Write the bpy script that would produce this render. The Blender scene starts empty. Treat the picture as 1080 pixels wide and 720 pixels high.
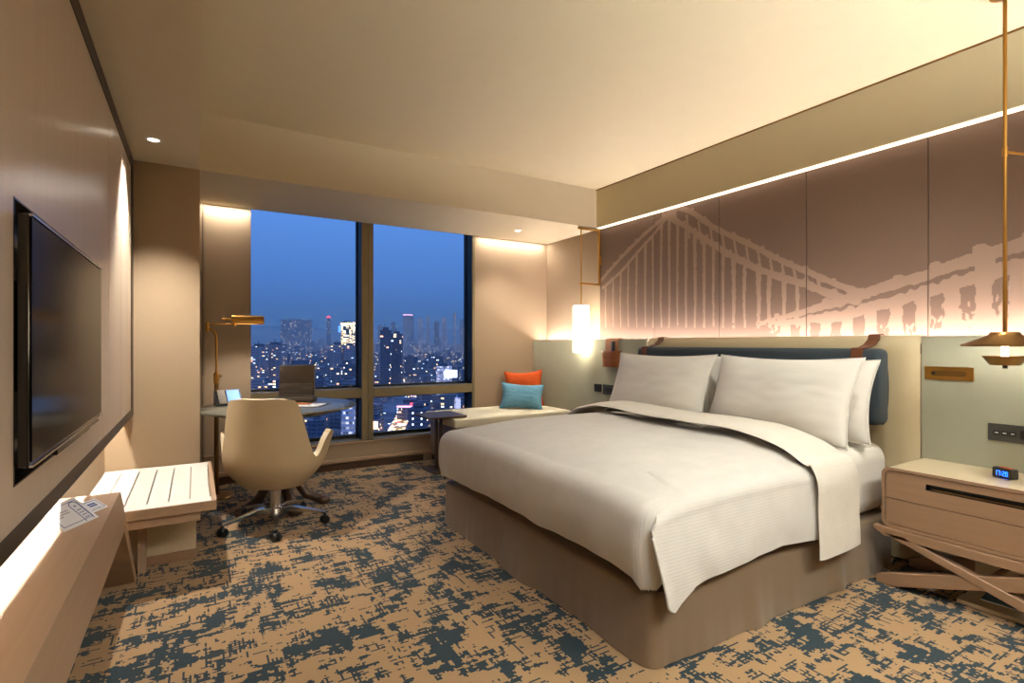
import bpy, bmesh, math, random
from math import sin, cos, pi, radians as R, sqrt, atan2, exp
from mathutils import Vector, Matrix, noise as mnoise
S = bpy.context.scene
COL = S.collection

# ---------------------------------------------------------------- camera
CAM_H = 1.2
YAW = math.atan(333/553)
cd = bpy.data.cameras.new('camera'); cam = bpy.data.objects.new('camera', cd); COL.objects.link(cam)
cam.location = (0, 0, CAM_H)
cam.rotation_euler = (pi/2, 0, -YAW)
cd.sensor_width = 36; cd.lens = 553/1080*36
cd.shift_y = 2/1080
cd.clip_start = .03; cd.clip_end = 30000
S.camera = cam

# ---------------------------------------------------------------- view, world
S.view_settings.view_transform = 'Standard'; S.view_settings.look = 'None'
S.view_settings.gamma = 1; S.view_settings.use_curve_mapping = False
S.view_settings.exposure = 0.5
S.cycles.use_denoising = True
S.cycles.max_bounces = 10; S.cycles.diffuse_bounces = 5; S.cycles.transparent_max_bounces = 12
S.cycles.sample_clamp_indirect = 4; S.cycles.caustics_reflective = False; S.cycles.caustics_refractive = False
W = bpy.data.worlds.new('dusk'); S.world = W; W.use_nodes = True
nt = W.node_tree; nt.nodes.clear()
tc = nt.nodes.new('ShaderNodeTexCoord'); sp = nt.nodes.new('ShaderNodeSeparateXYZ'); cr = nt.nodes.new('ShaderNodeValToRGB')
bg = nt.nodes.new('ShaderNodeBackground'); wo = nt.nodes.new('ShaderNodeOutputWorld')
nt.links.new(tc.outputs['Generated'], sp.inputs[0]); nt.links.new(sp.outputs['Z'], cr.inputs[0])
e = cr.color_ramp.elements
e[0].position = 0.0; e[0].color = (.020, .052, .145, 1)
e[1].position = .45; e[1].color = (.13, .28, .64, 1)
q = e.new(.045); q.color = (.036, .100, .27, 1)
q = e.new(.10); q.color = (.052, .140, .40, 1)
q = e.new(.22); q.color = (.078, .205, .56, 1)
nt.links.new(cr.outputs[0], bg.inputs[0]); nt.links.new(bg.outputs[0], wo.inputs[0])
bg.inputs[1].default_value = 1.12

# ---------------------------------------------------------------- room lamps and added fill lights
WARM = (1.0, .91, .77); SOFT = (.97, .97, .88)
def spot(name, loc, power, size=2.2, blend=.7, tgt=None, col=WARM, rad=.035):
    l = bpy.data.lights.new(name, 'SPOT'); l.energy = power; l.color = col; l.spot_size = size; l.spot_blend = blend; l.shadow_soft_size = rad
    o = bpy.data.objects.new(name, l); COL.objects.link(o); o.location = loc
    if tgt: o.rotation_euler = (Vector(tgt)-Vector(loc)).to_track_quat('-Z', 'Y').to_euler()
    return o
def area(name, loc, sx, sy, power, d, col=WARM, spread=pi):
    l = bpy.data.lights.new(name, 'AREA'); l.shape = 'RECTANGLE'; l.size = sx; l.size_y = sy; l.energy = power; l.color = col; l.spread = spread
    o = bpy.data.objects.new(name, l); COL.objects.link(o); o.location = loc
    o.rotation_euler = Vector(d).to_track_quat('-Z', 'Y').to_euler()
    return o
def point(name, loc, power, rad=.03, col=WARM):
    l = bpy.data.lights.new(name, 'POINT'); l.energy = power; l.color = col; l.shadow_soft_size = rad
    o = bpy.data.objects.new(name, l); COL.objects.link(o); o.location = loc; return o
# unseen fill lights added to brighten the room, and the two visible downlights
area('fill_area_rear', (1.0, -.75, 2.70), 1.2, .5, 30, (.12, .35, -1), SOFT, R(120))  # soft fill added behind the camera, no fixture modelled
area('fill_area_rear_right', (2.5, -.9, 2.70),   .8, .5, 16, (0, .35, -1), SOFT, R(120))  # second added fill behind the camera, towards the right
area('fill_uplight', (2.0, -1.25, 1.7), 1.6, .2, 92, (.1, 1, 1.8), SOFT, R(110))  # added fill aimed upwards to brighten the ceiling, out of view
spot('downlight_left', (-.21, 3.64, 2.352), 150, 1.5, .8, None, (1, .94, .84))
spot('fill_spot_bed', (2.55, .95, 2.735), 62, 1.9, .9, (2.75, 1.75, .6), SOFT, .05)  # unseen fill spot added above the frame to brighten bed and nightstand
spot('fill_spot_side', (1.1, .75, 2.735), 30, 1.9, .9, (1.2, 1.3, 0), SOFT, .05)  # another unseen fill spot added above the frame, over the bed foot
spot('downlight_right', (2.86, 4.63, 2.352), 48, 1.9, .9)
# cove strips
area('cove_headboard', (3.475, 1.85, 1.20), 6.4, .03, 42, (.18, 0, 1), (1, .85, .76)).rotation_euler = (pi, 0, pi/2)
area('cove_window_left', (.215, 5.045, 2.366), .36, .02, 2.3, (0, 0, -1), WARM)
area('cove_window_right', (3.06, 5.045, 2.366), .85, .02, 4.0, (0, 0, -1), WARM)
area('strip_under_panel', (-.462, 1.2, .985), .03, 5.6, 60, (0, 0, -1), (1, .9, .76))

# ---------------------------------------------------------------- materials
def sr(r, g, b):
    f = lambda c: (c/255/12.92) if c/255 <= .04045 else ((c/255+.055)/1.055)**2.4
    return (f(r), f(g), f(b), 1)
class NT:
    def __init__(s, name):
        s.m = bpy.data.materials.new(name); s.m.use_nodes = True; s.t = s.m.node_tree
        s.b = s.t.nodes['Principled BSDF']; s.o = s.t.nodes['Material Output']
    def n(s, typ, **k):
        x = s.t.nodes.new('ShaderNode'+typ)
        for a, v in k.items(): setattr(x, a, v)
        return x
    def l(s, a, b): s.t.links.new(a, b)
    def math(s, op, a, b=None, c=None):
        x = s.n('Math', operation=op)
        for i, v in enumerate((a, b, c)):
            if v is None: continue
            if isinstance(v, (int, float)): x.inputs[i].default_value = v
            else: s.l(v, x.inputs[i])
        return x.outputs[0]
    def coord(s, scale=(1, 1, 1), rot=(0, 0, 0), kind='Object'):
        t = s.n('TexCoord'); mp = s.n('Mapping'); mp.inputs['Scale'].default_value = scale; mp.inputs['Rotation'].default_value = rot
        s.l(t.outputs[kind], mp.inputs[0]); return mp.outputs[0]
    def noise(s, vec, scale, detail=2, rough=.5):
        x = s.n('TexNoise'); x.inputs['Scale'].default_value = scale; x.inputs['Detail'].default_value = detail; x.inputs['Roughness'].default_value = rough
        s.l(vec, x.inputs['Vector']); return x.outputs['Fac']
    def ramp(s, fac, stops, interp='LINEAR'):
        x = s.n('ValToRGB'); x.color_ramp.interpolation = interp; e = x.color_ramp.elements
        e[0].position, e[0].color = stops[0]; e[1].position, e[1].color = stops[-1]
        for p, c in stops[1:-1]: q = e.new(p); q.color = c
        s.l(fac, x.inputs[0]); return x.outputs[0]
    def bump(s, h, strength=.2, dist=.002):
        x = s.n('Bump'); x.inputs['Strength'].default_value = strength; x.inputs['Distance'].default_value = dist
        s.l(h, x.inputs['Height']); s.l(x.outputs[0], s.b.inputs['Normal'])
def mul(c, f): return (c[0]*f, c[1]*f, c[2]*f, 1)
def plain(name, c, rough=.5, metal=0, spec=.5, coat=0, var=.06):
    m = NT(name); f = m.noise(m.coord(), 9, 3)
    m.l(m.ramp(f, [(.3, mul(c, 1-var)), (.7, mul(c, 1+var))]), m.b.inputs['Base Color'])
    m.b.inputs['Roughness'].default_value = rough; m.b.inputs['Metallic'].default_value = metal
    m.b.inputs['Specular IOR Level'].default_value = spec; m.b.inputs['Coat Weight'].default_value = coat
    return m.m
def wood(name, c, axis=1, rough=.45, var=.13, fine=60):
    m = NT(name); sc = [1, 1, 1]
    for i in range(3): sc[i] = .035 if i == axis else 1
    v = m.coord(tuple(sc)); f = m.noise(v, fine, 4, .6); g = m.noise(v, fine*.15, 2)
    h = m.math('ADD', m.math('MULTIPLY', f, .6), m.math('MULTIPLY', g, .4))
    m.l(m.ramp(h, [(.35, mul(c, 1-var)), (.65, mul(c, 1+var))]), m.b.inputs['Base Color'])
    m.b.inputs['Roughness'].default_value = rough; m.bump(f, .08, .001); return m.m
def fabric(name, c, rough=.9, scale=500, var=.08, bump=.25, streak=None, sheen=.1):
    m = NT(name); v = m.coord()
    f = m.noise(v, scale, 1); 
    if streak:
        a = m.noise(m.coord(streak), 90, 3, .7); f = m.math('ADD', m.math('MULTIPLY', f, .5), m.math('MULTIPLY', a, .5))
    m.l(m.ramp(f, [(.3, mul(c, 1-var)), (.7, mul(c, 1+var))]), m.b.inputs['Base Color'])
    m.b.inputs['Roughness'].default_value = rough; m.b.inputs['Sheen Weight'].default_value = sheen
    m.b.inputs['Specular IOR Level'].default_value = .2
    m.bump(f, bump, .001); return m.m
def emit(name, c, st):
    m = NT(name); m.b.inputs['Base Color'].default_value = c
    m.b.inputs['Emission Color'].default_value = c; m.b.inputs['Emission Strength'].default_value = st; return m.m
def ribbed(name, c, axis, period, strength=.5, sheen=.15):
    m = NT(name); v = m.coord(); sp = m.n('SeparateXYZ'); m.l(v, sp.inputs[0])
    s = m.math('SINE', m.math('MULTIPLY', sp.outputs[axis], 2*pi/period))
    f = m.noise(v, 14, 3); w = m.noise(v, 400, 1)
    m.l(m.ramp(f, [(.3, mul(c, .97)), (.7, mul(c, 1.03))]), m.b.inputs['Base Color'])
    h = m.math('ADD', m.math('MULTIPLY', s, .5), m.math('MULTIPLY', w, .3))
    h = m.math('ADD', h, m.math('MULTIPLY', f, 3.0))
    m.b.inputs['Roughness'].default_value = .8; m.b.inputs['Sheen Weight'].default_value = sheen
    m.b.inputs['Specular IOR Level'].default_value = .25
    m.bump(h, strength, .0015); return m.m
M = {}
M['ceiling'] = plain('ceiling_paint', sr(228, 216, 188), .9, var=.01, spec=.2)
M['soffit'] = plain('soffit_paint', sr(226, 214, 188), .9, var=.01, spec=.2)
M['bulkhead'] = plain('bulkhead_paint', sr(226, 212, 176), .8, var=.01, spec=.2)
M['wallcover'] = fabric('woven_wallcover', sr(168, 146, 120), .85, 300, .09, .3, (1, 1, 8), .05)
M['wallpanel'] = fabric('window_wall_cover', sr(166, 146, 124), .85, 300, .05, .2, (8, 8, 1), .05)
M['mural'] = fabric('mural_cloth', sr(110, 91, 80), .9, 300, .10, .25, (1, 1.5, 14), .05)
M['print'] = fabric('mural_print', sr(144, 122, 108), .9, 300, .08, .25, (1, 1.5, 14), .05)
M['seam'] = plain('dark_seam', sr(60, 46, 38), .7)
M['tvwall'] = wood('panel_veneer', sr(206, 188, 170), 2, .30, .05, 50)
M['trim'] = plain('dark_bronze_trim', sr(52, 40, 32), .4, .3)
M['lowwall'] = wood('pale_veneer', sr(205, 184, 158), 2, .45, .04)
M['oak'] = wood('bleached_oak', sr(178, 150, 124), 1, .4, .07)
M['oakdark'] = wood('nightstand_oak', sr(158, 127, 101), 1, .42, .08)
M['oaktop'] = wood('nightstand_top_oak', sr(216, 198, 166), 1, .4, .04)
M['whitewood'] = plain('white_lacquer', sr(238, 236, 228), .35, coat=.2, var=.02)
M['sage'] = plain('sage_leatherette', sr(172, 172, 152), .65, var=.02, spec=.25)
M['cream'] = plain('cream_leatherette', sr(196, 180, 146), .5, var=.02, spec=.4)
M['navy'] = fabric('navy_cloth', sr(44, 54, 63), .8, 260, .16, .35)
M['tan'] = plain('tan_leather', sr(158, 96, 48), .45, spec=.5, var=.14)
M['tandark'] = plain('darker_tan_leather', sr(140, 82, 40), .4, spec=.5, var=.2)
M['brownleather'] = plain('brown_leather', sr(92, 52, 30), .45, var=.15)
M['brass'] = plain('brushed_brass', sr(198, 148, 76), .32, 1, var=.08)
M['antique'] = plain('antique_brass', sr(150, 116, 70), .36, 1, var=.1)
M['chrome'] = plain('chrome', sr(225, 222, 218), .2, 1, var=.02)
M['black'] = plain('black_plastic', sr(22, 21, 21), .4)
M['blackgloss'] = plain('black_gloss', sr(10, 9, 9), .12, spec=.6, var=0)
M['screen'] = plain('tv_screen_glass', sr(14, 11, 11), .14, spec=.10, var=0)
M['screen'].node_tree.nodes['Principled BSDF'].inputs['IOR'].default_value = 1.2
M['darkgrey'] = plain('dark_grey_metal', sr(70, 72, 70), .4, .4)
M['frame'] = plain('bronze_window_frame', sr(132, 120, 92), .45, .35, var=.03)
M['framedark'] = plain('black_window_gasket', sr(16, 15, 14), .5)
M['linen'] = ribbed('white_duvet_cotton', sr(214, 210, 204), 1, .012, .35)
M['linenz'] = ribbed('white_flap_cotton', sr(214, 210, 204), 2, .012, .2)
M['linenx'] = ribbed('white_band_cotton', sr(226, 219, 207), 2, .012, .3)
M['pillow'] = fabric('white_pillow_cotton', sr(228, 224, 216), .85, 350, .02, .12, (1, 1, 12), .15)
M['sheet'] = fabric('white_sheet_cotton', sr(232, 227, 218), .85, 350, .02, .1)
M['skirt'] = fabric('taupe_bed_skirt', sr(126, 107, 86), .5, 400, .05, .15, (1, 1, 10), .3)
M['seat'] = plain('ivory_leather', sr(206, 184, 148), .42, var=.03, spec=.5)
M['banq'] = fabric('cream_bench_cloth', sr(224, 216, 192), .7, 300, .03, .1)
M['banqside'] = plain('grey_bench_side', sr(140, 132, 118), .6)
M['blue'] = fabric('sky_blue_cloth', sr(100, 152, 180), .85, 120, .22, .6)
M['orange'] = fabric('orange_cloth', sr(190, 78, 28), .85, 300, .08, .3)
M['tabletop'] = plain('charcoal_stone_top', sr(98, 96, 84), .3, var=.15, spec=.5)
M['darkwood'] = wood('dark_walnut', sr(74, 52, 38), 2, .4, .15)
M['gunmetal'] = plain('dark_bronze_metal', sr(86, 68, 54), .35, .6)
M['folder'] = plain('grey_brown_leather', sr(84, 74, 66), .5, var=.05)
M['foldedge'] = plain('leather_stitch_edge', sr(128, 116, 104), .5)
M['paper'] = plain('white_paper', sr(232, 232, 236), .6, var=.01)
M['ink'] = plain('blue_ink', sr(40, 66, 140), .6)
M['softink'] = plain('grey_ink', sr(170, 165, 172), .6)
M['snack'] = plain('orange_print', sr(200, 120, 50), .5, var=.3)
M['lampshade'] = emit('opal_glass_lit', (1, .86, .64, 1), 11.0)
M['bulb'] = emit('opal_tube_lit', (1, .88, .68, 1), 6)
M['slot'] = emit('led_diffuser', (1, .86, .68, 1), 1.2)
M['ledlens'] = emit('downlight_lens', (1, .9, .75, 1), 8)
M['blueled'] = emit('blue_led_digits', (.01, .12, 1, 1), 3.5)
M['phonelcd'] = emit('blue_lcd', (.10, .25, .7, 1), .9)

# carpet: camel pile with woven teal patches
def carpet():
    m = NT('patterned_carpet'); t = m.n('TexCoord')
    sn = m.n('VectorMath', operation='SNAP'); sn.inputs[1].default_value = (.0072, .0072, .0072); m.l(t.outputs['Object'], sn.inputs[0])
    def nz(sx, sy, off, det=1.0, rough=.5):
        mp = m.n('Mapping'); mp.inputs['Scale'].default_value = (sx, sy, 1); mp.inputs['Location'].default_value = (off, off*1.7, 0)
        m.l(sn.outputs[0], mp.inputs[0]); return m.noise(mp.outputs[0], 1, det, rough)
    big = nz(5.2, 6.0, 3.1, 1)
    a = nz(8.5, 30, 11.7, 2, .62); b = nz(30, 8.5, 27.3, 2, .62)
    c = nz(7, 120, 41.0, 1); d = nz(120, 7, 57.0, 1); reg = nz(4, 4, 71.0, 1)
    v = m.math('ADD', m.math('MULTIPLY', big, .62), m.math('ADD', m.math('MULTIPLY', a, .60), m.math('MULTIPLY', b, .50)))
    v = m.math('ADD', v, m.math('MULTIPLY', m.math('MAXIMUM', c, d), .40))
    mask = m.math('GREATER_THAN', v, 1.098)
    thin = m.math('MULTIPLY', m.math('GREATER_THAN', m.math('MAXIMUM', c, d), .655), m.math('GREATER_THAN', reg, .50))
    mask = m.math('MAXIMUM', mask, thin)
    pile = m.noise(t.outputs['Object'], 420, 2, .7); pile2 = m.noise(t.outputs['Object'], 30, 2)
    lc = m.ramp(pile, [(.3, mul(sr(166, 134, 98), .76)), (.7, mul(sr(174, 142, 104), 1.2))])
    dc = m.ramp(pile, [(.3, sr(14, 32, 42)), (.7, sr(34, 58, 70))])
    mx = m.n('Mix', data_type='RGBA'); m.l(mask, mx.inputs[0]); m.l(lc, mx.inputs[6]); m.l(dc, mx.inputs[7])
    m.l(mx.outputs[2], m.b.inputs['Base Color']); m.b.inputs['Roughness'].default_value = .95
    m.b.inputs['Sheen Weight'].default_value = .15; m.b.inputs['Specular IOR Level'].default_value = .1
    h = m.math('ADD', m.math('MULTIPLY', pile, .8), m.math('MULTIPLY', mask, -.5)); m.bump(h, .6, .004)
    return m.m
M['carpet'] = carpet()
def glass():
    m = NT('window_glass'); tr = m.n('BsdfTransparent'); gl = m.n('BsdfGlossy'); gl.inputs['Roughness'].default_value = .0
    tr.inputs[0].default_value = (.93, .95, .96, 1)
    mx = m.n('MixShader'); fr = m.n('Fresnel'); fr.inputs[0].default_value = 1.12
    m.l(m.math('MULTIPLY', fr.outputs[0], 1.0), mx.inputs[0]); m.l(tr.outputs[0], mx.inputs[1]); m.l(gl.outputs[0], mx.inputs[2])
    m.l(mx.outputs[0], m.o.inputs[0]); return m.m
M['glass'] = glass()
def city_mat(name, base, cw, ch, thr, st, cols, glow=None):
    m = NT(name); g = m.n('NewGeometry'); 
    dv = m.n('VectorMath', operation='DIVIDE'); dv.inputs[1].default_value = (cw, cw, ch); m.l(g.outputs['Position'], dv.inputs[0])
    fl = m.n('VectorMath', operation='FLOOR'); m.l(dv.outputs[0], fl.inputs[0])
    fr = m.n('VectorMath', operation='FRACTION'); m.l(dv.outputs[0], fr.inputs[0])
    wn = m.n('TexWhiteNoise', noise_dimensions='3D'); m.l(fl.outputs[0], wn.inputs['Vector'])
    lit = m.math('GREATER_THAN', wn.outputs['Value'], thr)
    sp = m.n('SeparateXYZ'); m.l(fr.outputs[0], sp.inputs[0])
    nz = m.n('SeparateXYZ'); m.l(g.outputs['Normal'], nz.inputs[0])
    wz = m.math('MULTIPLY', m.math('GREATER_THAN', sp.outputs[2], .3), m.math('LESS_THAN', sp.outputs[2], .8))
    wx = m.math('GREATER_THAN', m.math('ADD', m.math('MULTIPLY', sp.outputs[0], m.math('ABSOLUTE', nz.outputs[1])), m.math('MULTIPLY', sp.outputs[1], m.math('ABSOLUTE', nz.outputs[0]))), .35)
    side = m.math('LESS_THAN', m.math('ABSOLUTE', nz.outputs[2]), .5)
    win = m.math('MULTIPLY', m.math('MULTIPLY', wz, wx), side)
    fac = m.math('MULTIPLY', win, lit)
    wsep = m.n('SeparateXYZ'); m.l(wn.outputs['Color'], wsep.inputs[0])
    c = m.ramp(wsep.outputs[1], cols, 'CONSTANT')
    m.l(c, m.b.inputs['Emission Color'])
    m.l(m.math('MULTIPLY', fac, m.math('MULTIPLY', m.math('POWER', wsep.outputs[0], 2.0), st)), m.b.inputs['Emission Strength'])
    mx = m.n('Mix', data_type='RGBA'); m.l(win, mx.inputs[0]); mx.inputs[6].default_value = base; mx.inputs[7].default_value = mul(base, .35)
    m.l(mx.outputs[2], m.b.inputs['Base Color']); m.b.inputs['Roughness'].default_value = .8
    return m.m
WC = [(0, (1, .62, .28, 1)), (.35, (1, .8, .5, 1)), (.6, (.75, .85, 1, 1)), (.82, (1, .45, .25, 1)), (.92, (.5, .7, 1, 1))]
M['city1'] = city_mat('city_block_facade', sr(118, 122, 140), 3.3, 3.1, .93, 2.4, WC)
M['city2'] = city_mat('pale_block_facade', sr(176, 160, 172), 3.3, 3.1, .92, 1.9, WC)
M['city3'] = city_mat('dark_block_facade', sr(84, 90, 116), 3.6, 3.2, .965, 4.0, WC)
M['citylit'] = city_mat('golden_lit_facade', sr(110, 100, 110), 7, 4.2, .30, 7.0, [(0, (1, .72, .38, 1)), (.8, (1, .85, .6, 1))])
M['citywhite'] = city_mat('white_striped_facade', sr(225, 220, 240), 2.2, 4, .12, 1.4, [(0, (.8, .78, 1, 1)), (.8, (1, .85, .9, 1))])  # dense window glow stands in for floodlight on the white walls
M['citybright'] = emit('glowing_concrete', (.75, .72, .9, 1), .55)  # emission stands in for floodlight falling on concrete
M['citywarm'] = emit('lit_sign_warm', (1, .62, .34, 1), 2.6)
M['cityred'] = emit('lit_sign_red', (1, .06, .10, 1), 2.2)
M['cityblue'] = emit('lit_sign_blue', (.08, .25, 1, 1), 2.2)
M['citycool'] = emit('lit_sign_white', (.85, .92, 1, 1), 2.6)
M['citypink'] = emit('lit_sign_pink', (1, .5, .75, 1), 1.5)
def city_ground():
    m = NT('city_ground'); g = m.n('NewGeometry')
    v = m.n('TexVoronoi'); v.inputs['Scale'].default_value = .085; m.l(g.outputs['Position'], v.inputs['Vector'])
    dot = m.math('LESS_THAN', v.outputs['Distance'], .13)
    ns = m.noise(g.outputs['Position'], .008, 2); reg = m.math('GREATER_THAN', ns, .5)
    s = m.n('SeparateXYZ'); m.l(v.outputs['Color'], s.inputs[0])
    on = m.math('GREATER_THAN', s.outputs[0], .55)
    m.l(m.ramp(s.outputs[1], WC, 'CONSTANT'), m.b.inputs['Emission Color'])
    m.l(m.math('MULTIPLY', m.math('MULTIPLY', dot, on), m.math('MULTIPLY_ADD', reg, 6, 2.0)), m.b.inputs['Emission Strength'])
    m.l(m.ramp(m.noise(g.outputs['Position'], .03, 4), [(.35, sr(60, 72, 96)), (.65, sr(120, 128, 150))]), m.b.inputs['Base Color'])
    m.b.inputs['Roughness'].default_value = .9; return m.m
M['cityground'] = city_ground()
def road_mat():
    m = NT('lit_avenue'); g = m.n('NewGeometry'); v = m.n('TexVoronoi'); v.inputs['Scale'].default_value = .16; m.l(g.outputs['Position'], v.inputs['Vector'])
    dot = m.math('LESS_THAN', v.outputs['Distance'], .42); s = m.n('SeparateXYZ'); m.l(v.outputs['Color'], s.inputs[0])
    m.l(m.ramp(s.outputs[1], [(0, (1, .6, .3, 1)), (.4, (1, .9, .75, 1)), (.75, (.9, .5, .8, 1)), (.9, (1, .1, .1, 1))], 'CONSTANT'), m.b.inputs['Emission Color'])
    m.l(m.math('MULTIPLY_ADD', dot, 2.6, .22), m.b.inputs['Emission Strength']); m.b.inputs['Base Color'].default_value = sr(120, 110, 120); return m.m
M['road'] = road_mat()

# ---------------------------------------------------------------- mesh helpers
def link(name, me, mats, parent=None, smooth=None):
    for mm in (mats if isinstance(mats, (list, tuple)) else [mats]): me.materials.append(M[mm])
    o = bpy.data.objects.new(name, me); COL.objects.link(o)
    if parent: o.parent = parent
    if smooth is not None:
        for p in me.polygons: p.use_smooth = True
        if smooth > 0:
            me.set_sharp_from_angle(angle=R(smooth))
    return o
def obj(name, bm, mats, parent=None, smooth=None, recalc=True):
    if recalc: bmesh.ops.recalc_face_normals(bm, faces=bm.faces)
    me = bpy.data.meshes.new(name); bm.to_mesh(me); bm.free()
    return link(name, me, mats, parent, smooth)
def tag(o, label=None, cat=None, group=None, kind=None):
    if label: o['label'] = label
    if cat: o['category'] = cat
    if group: o['group'] = group
    if kind: o['kind'] = kind
    return o
def thing(name, label, cat, loc, rz=0, group=None):
    o = bpy.data.objects.new(name, None); COL.objects.link(o); o.location = loc; o.rotation_euler = (0, 0, rz); o.empty_display_size = .1
    return tag(o, label, cat, group)
def copy_tree(o, parent=None):
    c = o.copy(); COL.objects.link(c); c.parent = parent
    for ch in list(o.children): copy_tree(ch, c)
    return c
def box(bm, x0, x1, y0, y1, z0, z1, bev=0, mi=0, seg=2):
    n0 = set(bm.faces)
    vs = [bm.verts.new((x, y, z)) for x in (x0, x1) for y in (y0, y1) for z in (z0, z1)]
    for f in ((0, 1, 3, 2), (4, 6, 7, 5), (0, 4, 5, 1), (2, 3, 7, 6), (0, 2, 6, 4), (1, 5, 7, 3)):
        bm.faces.new([vs[i] for i in f])
    if bev > 0:
        es = list({e for v in vs for e in v.link_edges})
        bmesh.ops.bevel(bm, geom=es, offset=bev, segments=seg, affect='EDGES', profile=.5)
    for f in set(bm.faces)-n0: f.material_index = mi
    return bm
def B(*a, **k): return box(bmesh.new(), *a, **k)
def prism(bm, pts, axis, a0, a1, mi=0):
    def P(u, v, w): return {0: (w, u, v), 1: (u, w, v), 2: (u, v, w)}[axis]
    A = [bm.verts.new(P(u, v, a0)) for u, v in pts]; C = [bm.verts.new(P(u, v, a1)) for u, v in pts]
    fs = [bm.faces.new(A), bm.faces.new(C[::-1])]; n = len(pts)
    for i in range(n): fs.append(bm.faces.new((A[i], C[i], C[(i+1) % n], A[(i+1) % n])))
    for f in fs: f.material_index = mi
    return bm
def tube(bm, pts, r, seg=12, caps=True, mi=0):
    pts = [Vector(p) for p in pts]; rs = r if isinstance(r, (list, tuple)) else [r]*len(pts); rings = []
    t0 = (pts[1]-pts[0]).normalized(); up = Vector((0, 0, 1)) if abs(t0.z) < .9 else Vector((1, 0, 0))
    nrm = t0.cross(up).normalized()
    for i, p in enumerate(pts):
        t = (pts[min(i+1, len(pts)-1)]-pts[max(i-1, 0)]).normalized()
        nrm = (nrm-t*nrm.dot(t)).normalized(); b = t.cross(nrm)
        rings.append([bm.verts.new(p+(nrm*cos(2*pi*k/seg)+b*sin(2*pi*k/seg))*rs[i]) for k in range(seg)])
    fs = []
    for i in range(len(rings)-1):
        for k in range(seg): fs.append(bm.faces.new((rings[i][k], rings[i][(k+1) % seg], rings[i+1][(k+1) % seg], rings[i+1][k])))
    if caps: fs.append(bm.faces.new(rings[0][::-1])); fs.append(bm.faces.new(rings[-1]))
    for f in fs: f.material_index = mi
    return bm
def lathe(bm, prof, c=(0, 0, 0), seg=32, mi=0, axis=2):
    rings = []
    for r, z in prof:
        if r < 1e-5: rings.append([bm.verts.new((c[0], c[1], c[2]+z))])
        else: rings.append([bm.verts.new((c[0]+r*cos(2*pi*k/seg), c[1]+r*sin(2*pi*k/seg), c[2]+z)) for k in range(seg)])
    for i in range(len(rings)-1):
        a, b = rings[i], rings[i+1]
        for k in range(seg):
            k2 = (k+1) % seg
            if len(a) == 1 and len(b) == 1: continue
            if len(a) == 1: f = bm.faces.new((a[0], b[k2], b[k]))
            elif len(b) == 1: f = bm.faces.new((a[k], a[k2], b[0]))
            else: f = bm.faces.new((a[k], a[k2], b[k2], b[k]))
            f.material_index = mi
    return bm
def grid(bm, P, nu, nv, mi=0, flip=False):
    V = [[bm.verts.new(P(i/nu, j/nv)) for j in range(nv+1)] for i in range(nu+1)]
    for i in range(nu):
        for j in range(nv):
            q = (V[i][j], V[i+1][j], V[i+1][j+1], V[i][j+1])
            f = bm.faces.new(q[::-1] if flip else q); f.material_index = mi
    return V
def solid(bm, P, nu, nv, th, dirn=None):
    """thin shell: grid P plus an offset copy along its normal"""
    e = 1e-3
    def N(u, v):
        a = Vector(P(min(u+e, 1), v))-Vector(P(max(u-e, 0), v)); b = Vector(P(u, min(v+e, 1)))-Vector(P(u, max(v-e, 0)))
        return a.cross(b).normalized()
    T = grid(bm, lambda u, v: Vector(P(u, v))+N(u, v)*th/2, nu, nv); Q = grid(bm, lambda u, v: Vector(P(u, v))-N(u, v)*th/2, nu, nv, flip=True)
    for i in range(nu):
        bm.faces.new((T[i][0], Q[i][0], Q[i+1][0], T[i+1][0])); bm.faces.new((T[i][nv], T[i+1][nv], Q[i+1][nv], Q[i][nv]))
    for j in range(nv):
        bm.faces.new((T[0][j], T[0][j+1], Q[0][j+1], Q[0][j])); bm.faces.new((T[nu][j], Q[nu][j], Q[nu][j+1], T[nu][j+1]))
def disp(x, y, z, s, a): return mnoise.noise(Vector((x*s, y*s, z*s)))*a
def ray(px, D):
    u = (px-540)/553; return D*(.5158+.8567*u), D*(.8567-.5158*u)

XW, YW, YC, XL, XP, XS = 3.55, 5.10, 4.116, -.49, -.348, .02
ZS, ZC, YB = 2.371, 2.756, -1.8
XG = 3.354
# ================================================================ SETTING
def struct(name, bm, mat, parent=None, smooth=None):
    o = obj(name, bm, mat, parent, smooth)
    if not parent: o['kind'] = 'structure'
    return o
struct('floor', B(XL-.1, 3.8, YB-.1, YW+.2, -.1, 0), 'carpet')
struct('ceiling', B(XL-.1, 3.8, YB-.1, YW+.2, ZC, ZC+.1), 'ceiling')
struct('wall_left', B(XL-.1, XL, YB, YW, 0, ZS), 'lowwall')
struct('wall_back', B(XL-.1, 3.8, YB-.1, YB, 0, ZC), 'wallcover')
bm = B(3.58, 3.8, YB, YW, 0, ZS)
struct('wall_right', bm, 'mural')
# soffits and bulkhead
struct('trim_1', B(XL-.1, XS, YB, YC, ZS, ZC), 'soffit')
struct('trim_2', B(XL-.1, 3.8, YC, YW, ZS, ZC), 'soffit')
struct('trim_3', B(3.48, 3.8, YB, YC, ZS, ZC), 'bulkhead')
struct('trim_4', B(3.474, 3.48, YB, YC, ZC-.010, ZC-.001), 'antique')
struct('trim_5', B(3.484, 3.546, YB, YC, ZS-.004, ZS+.0), 'slot')
# column beside the television wall
struct('wall_column', B(XL, XS, YC, YW, 0, ZS), 'wallcover')
struct('baseboard_column', B(XL+.002, XS+.006, YC-.008, YW, 0, .07), 'darkwood')
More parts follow.
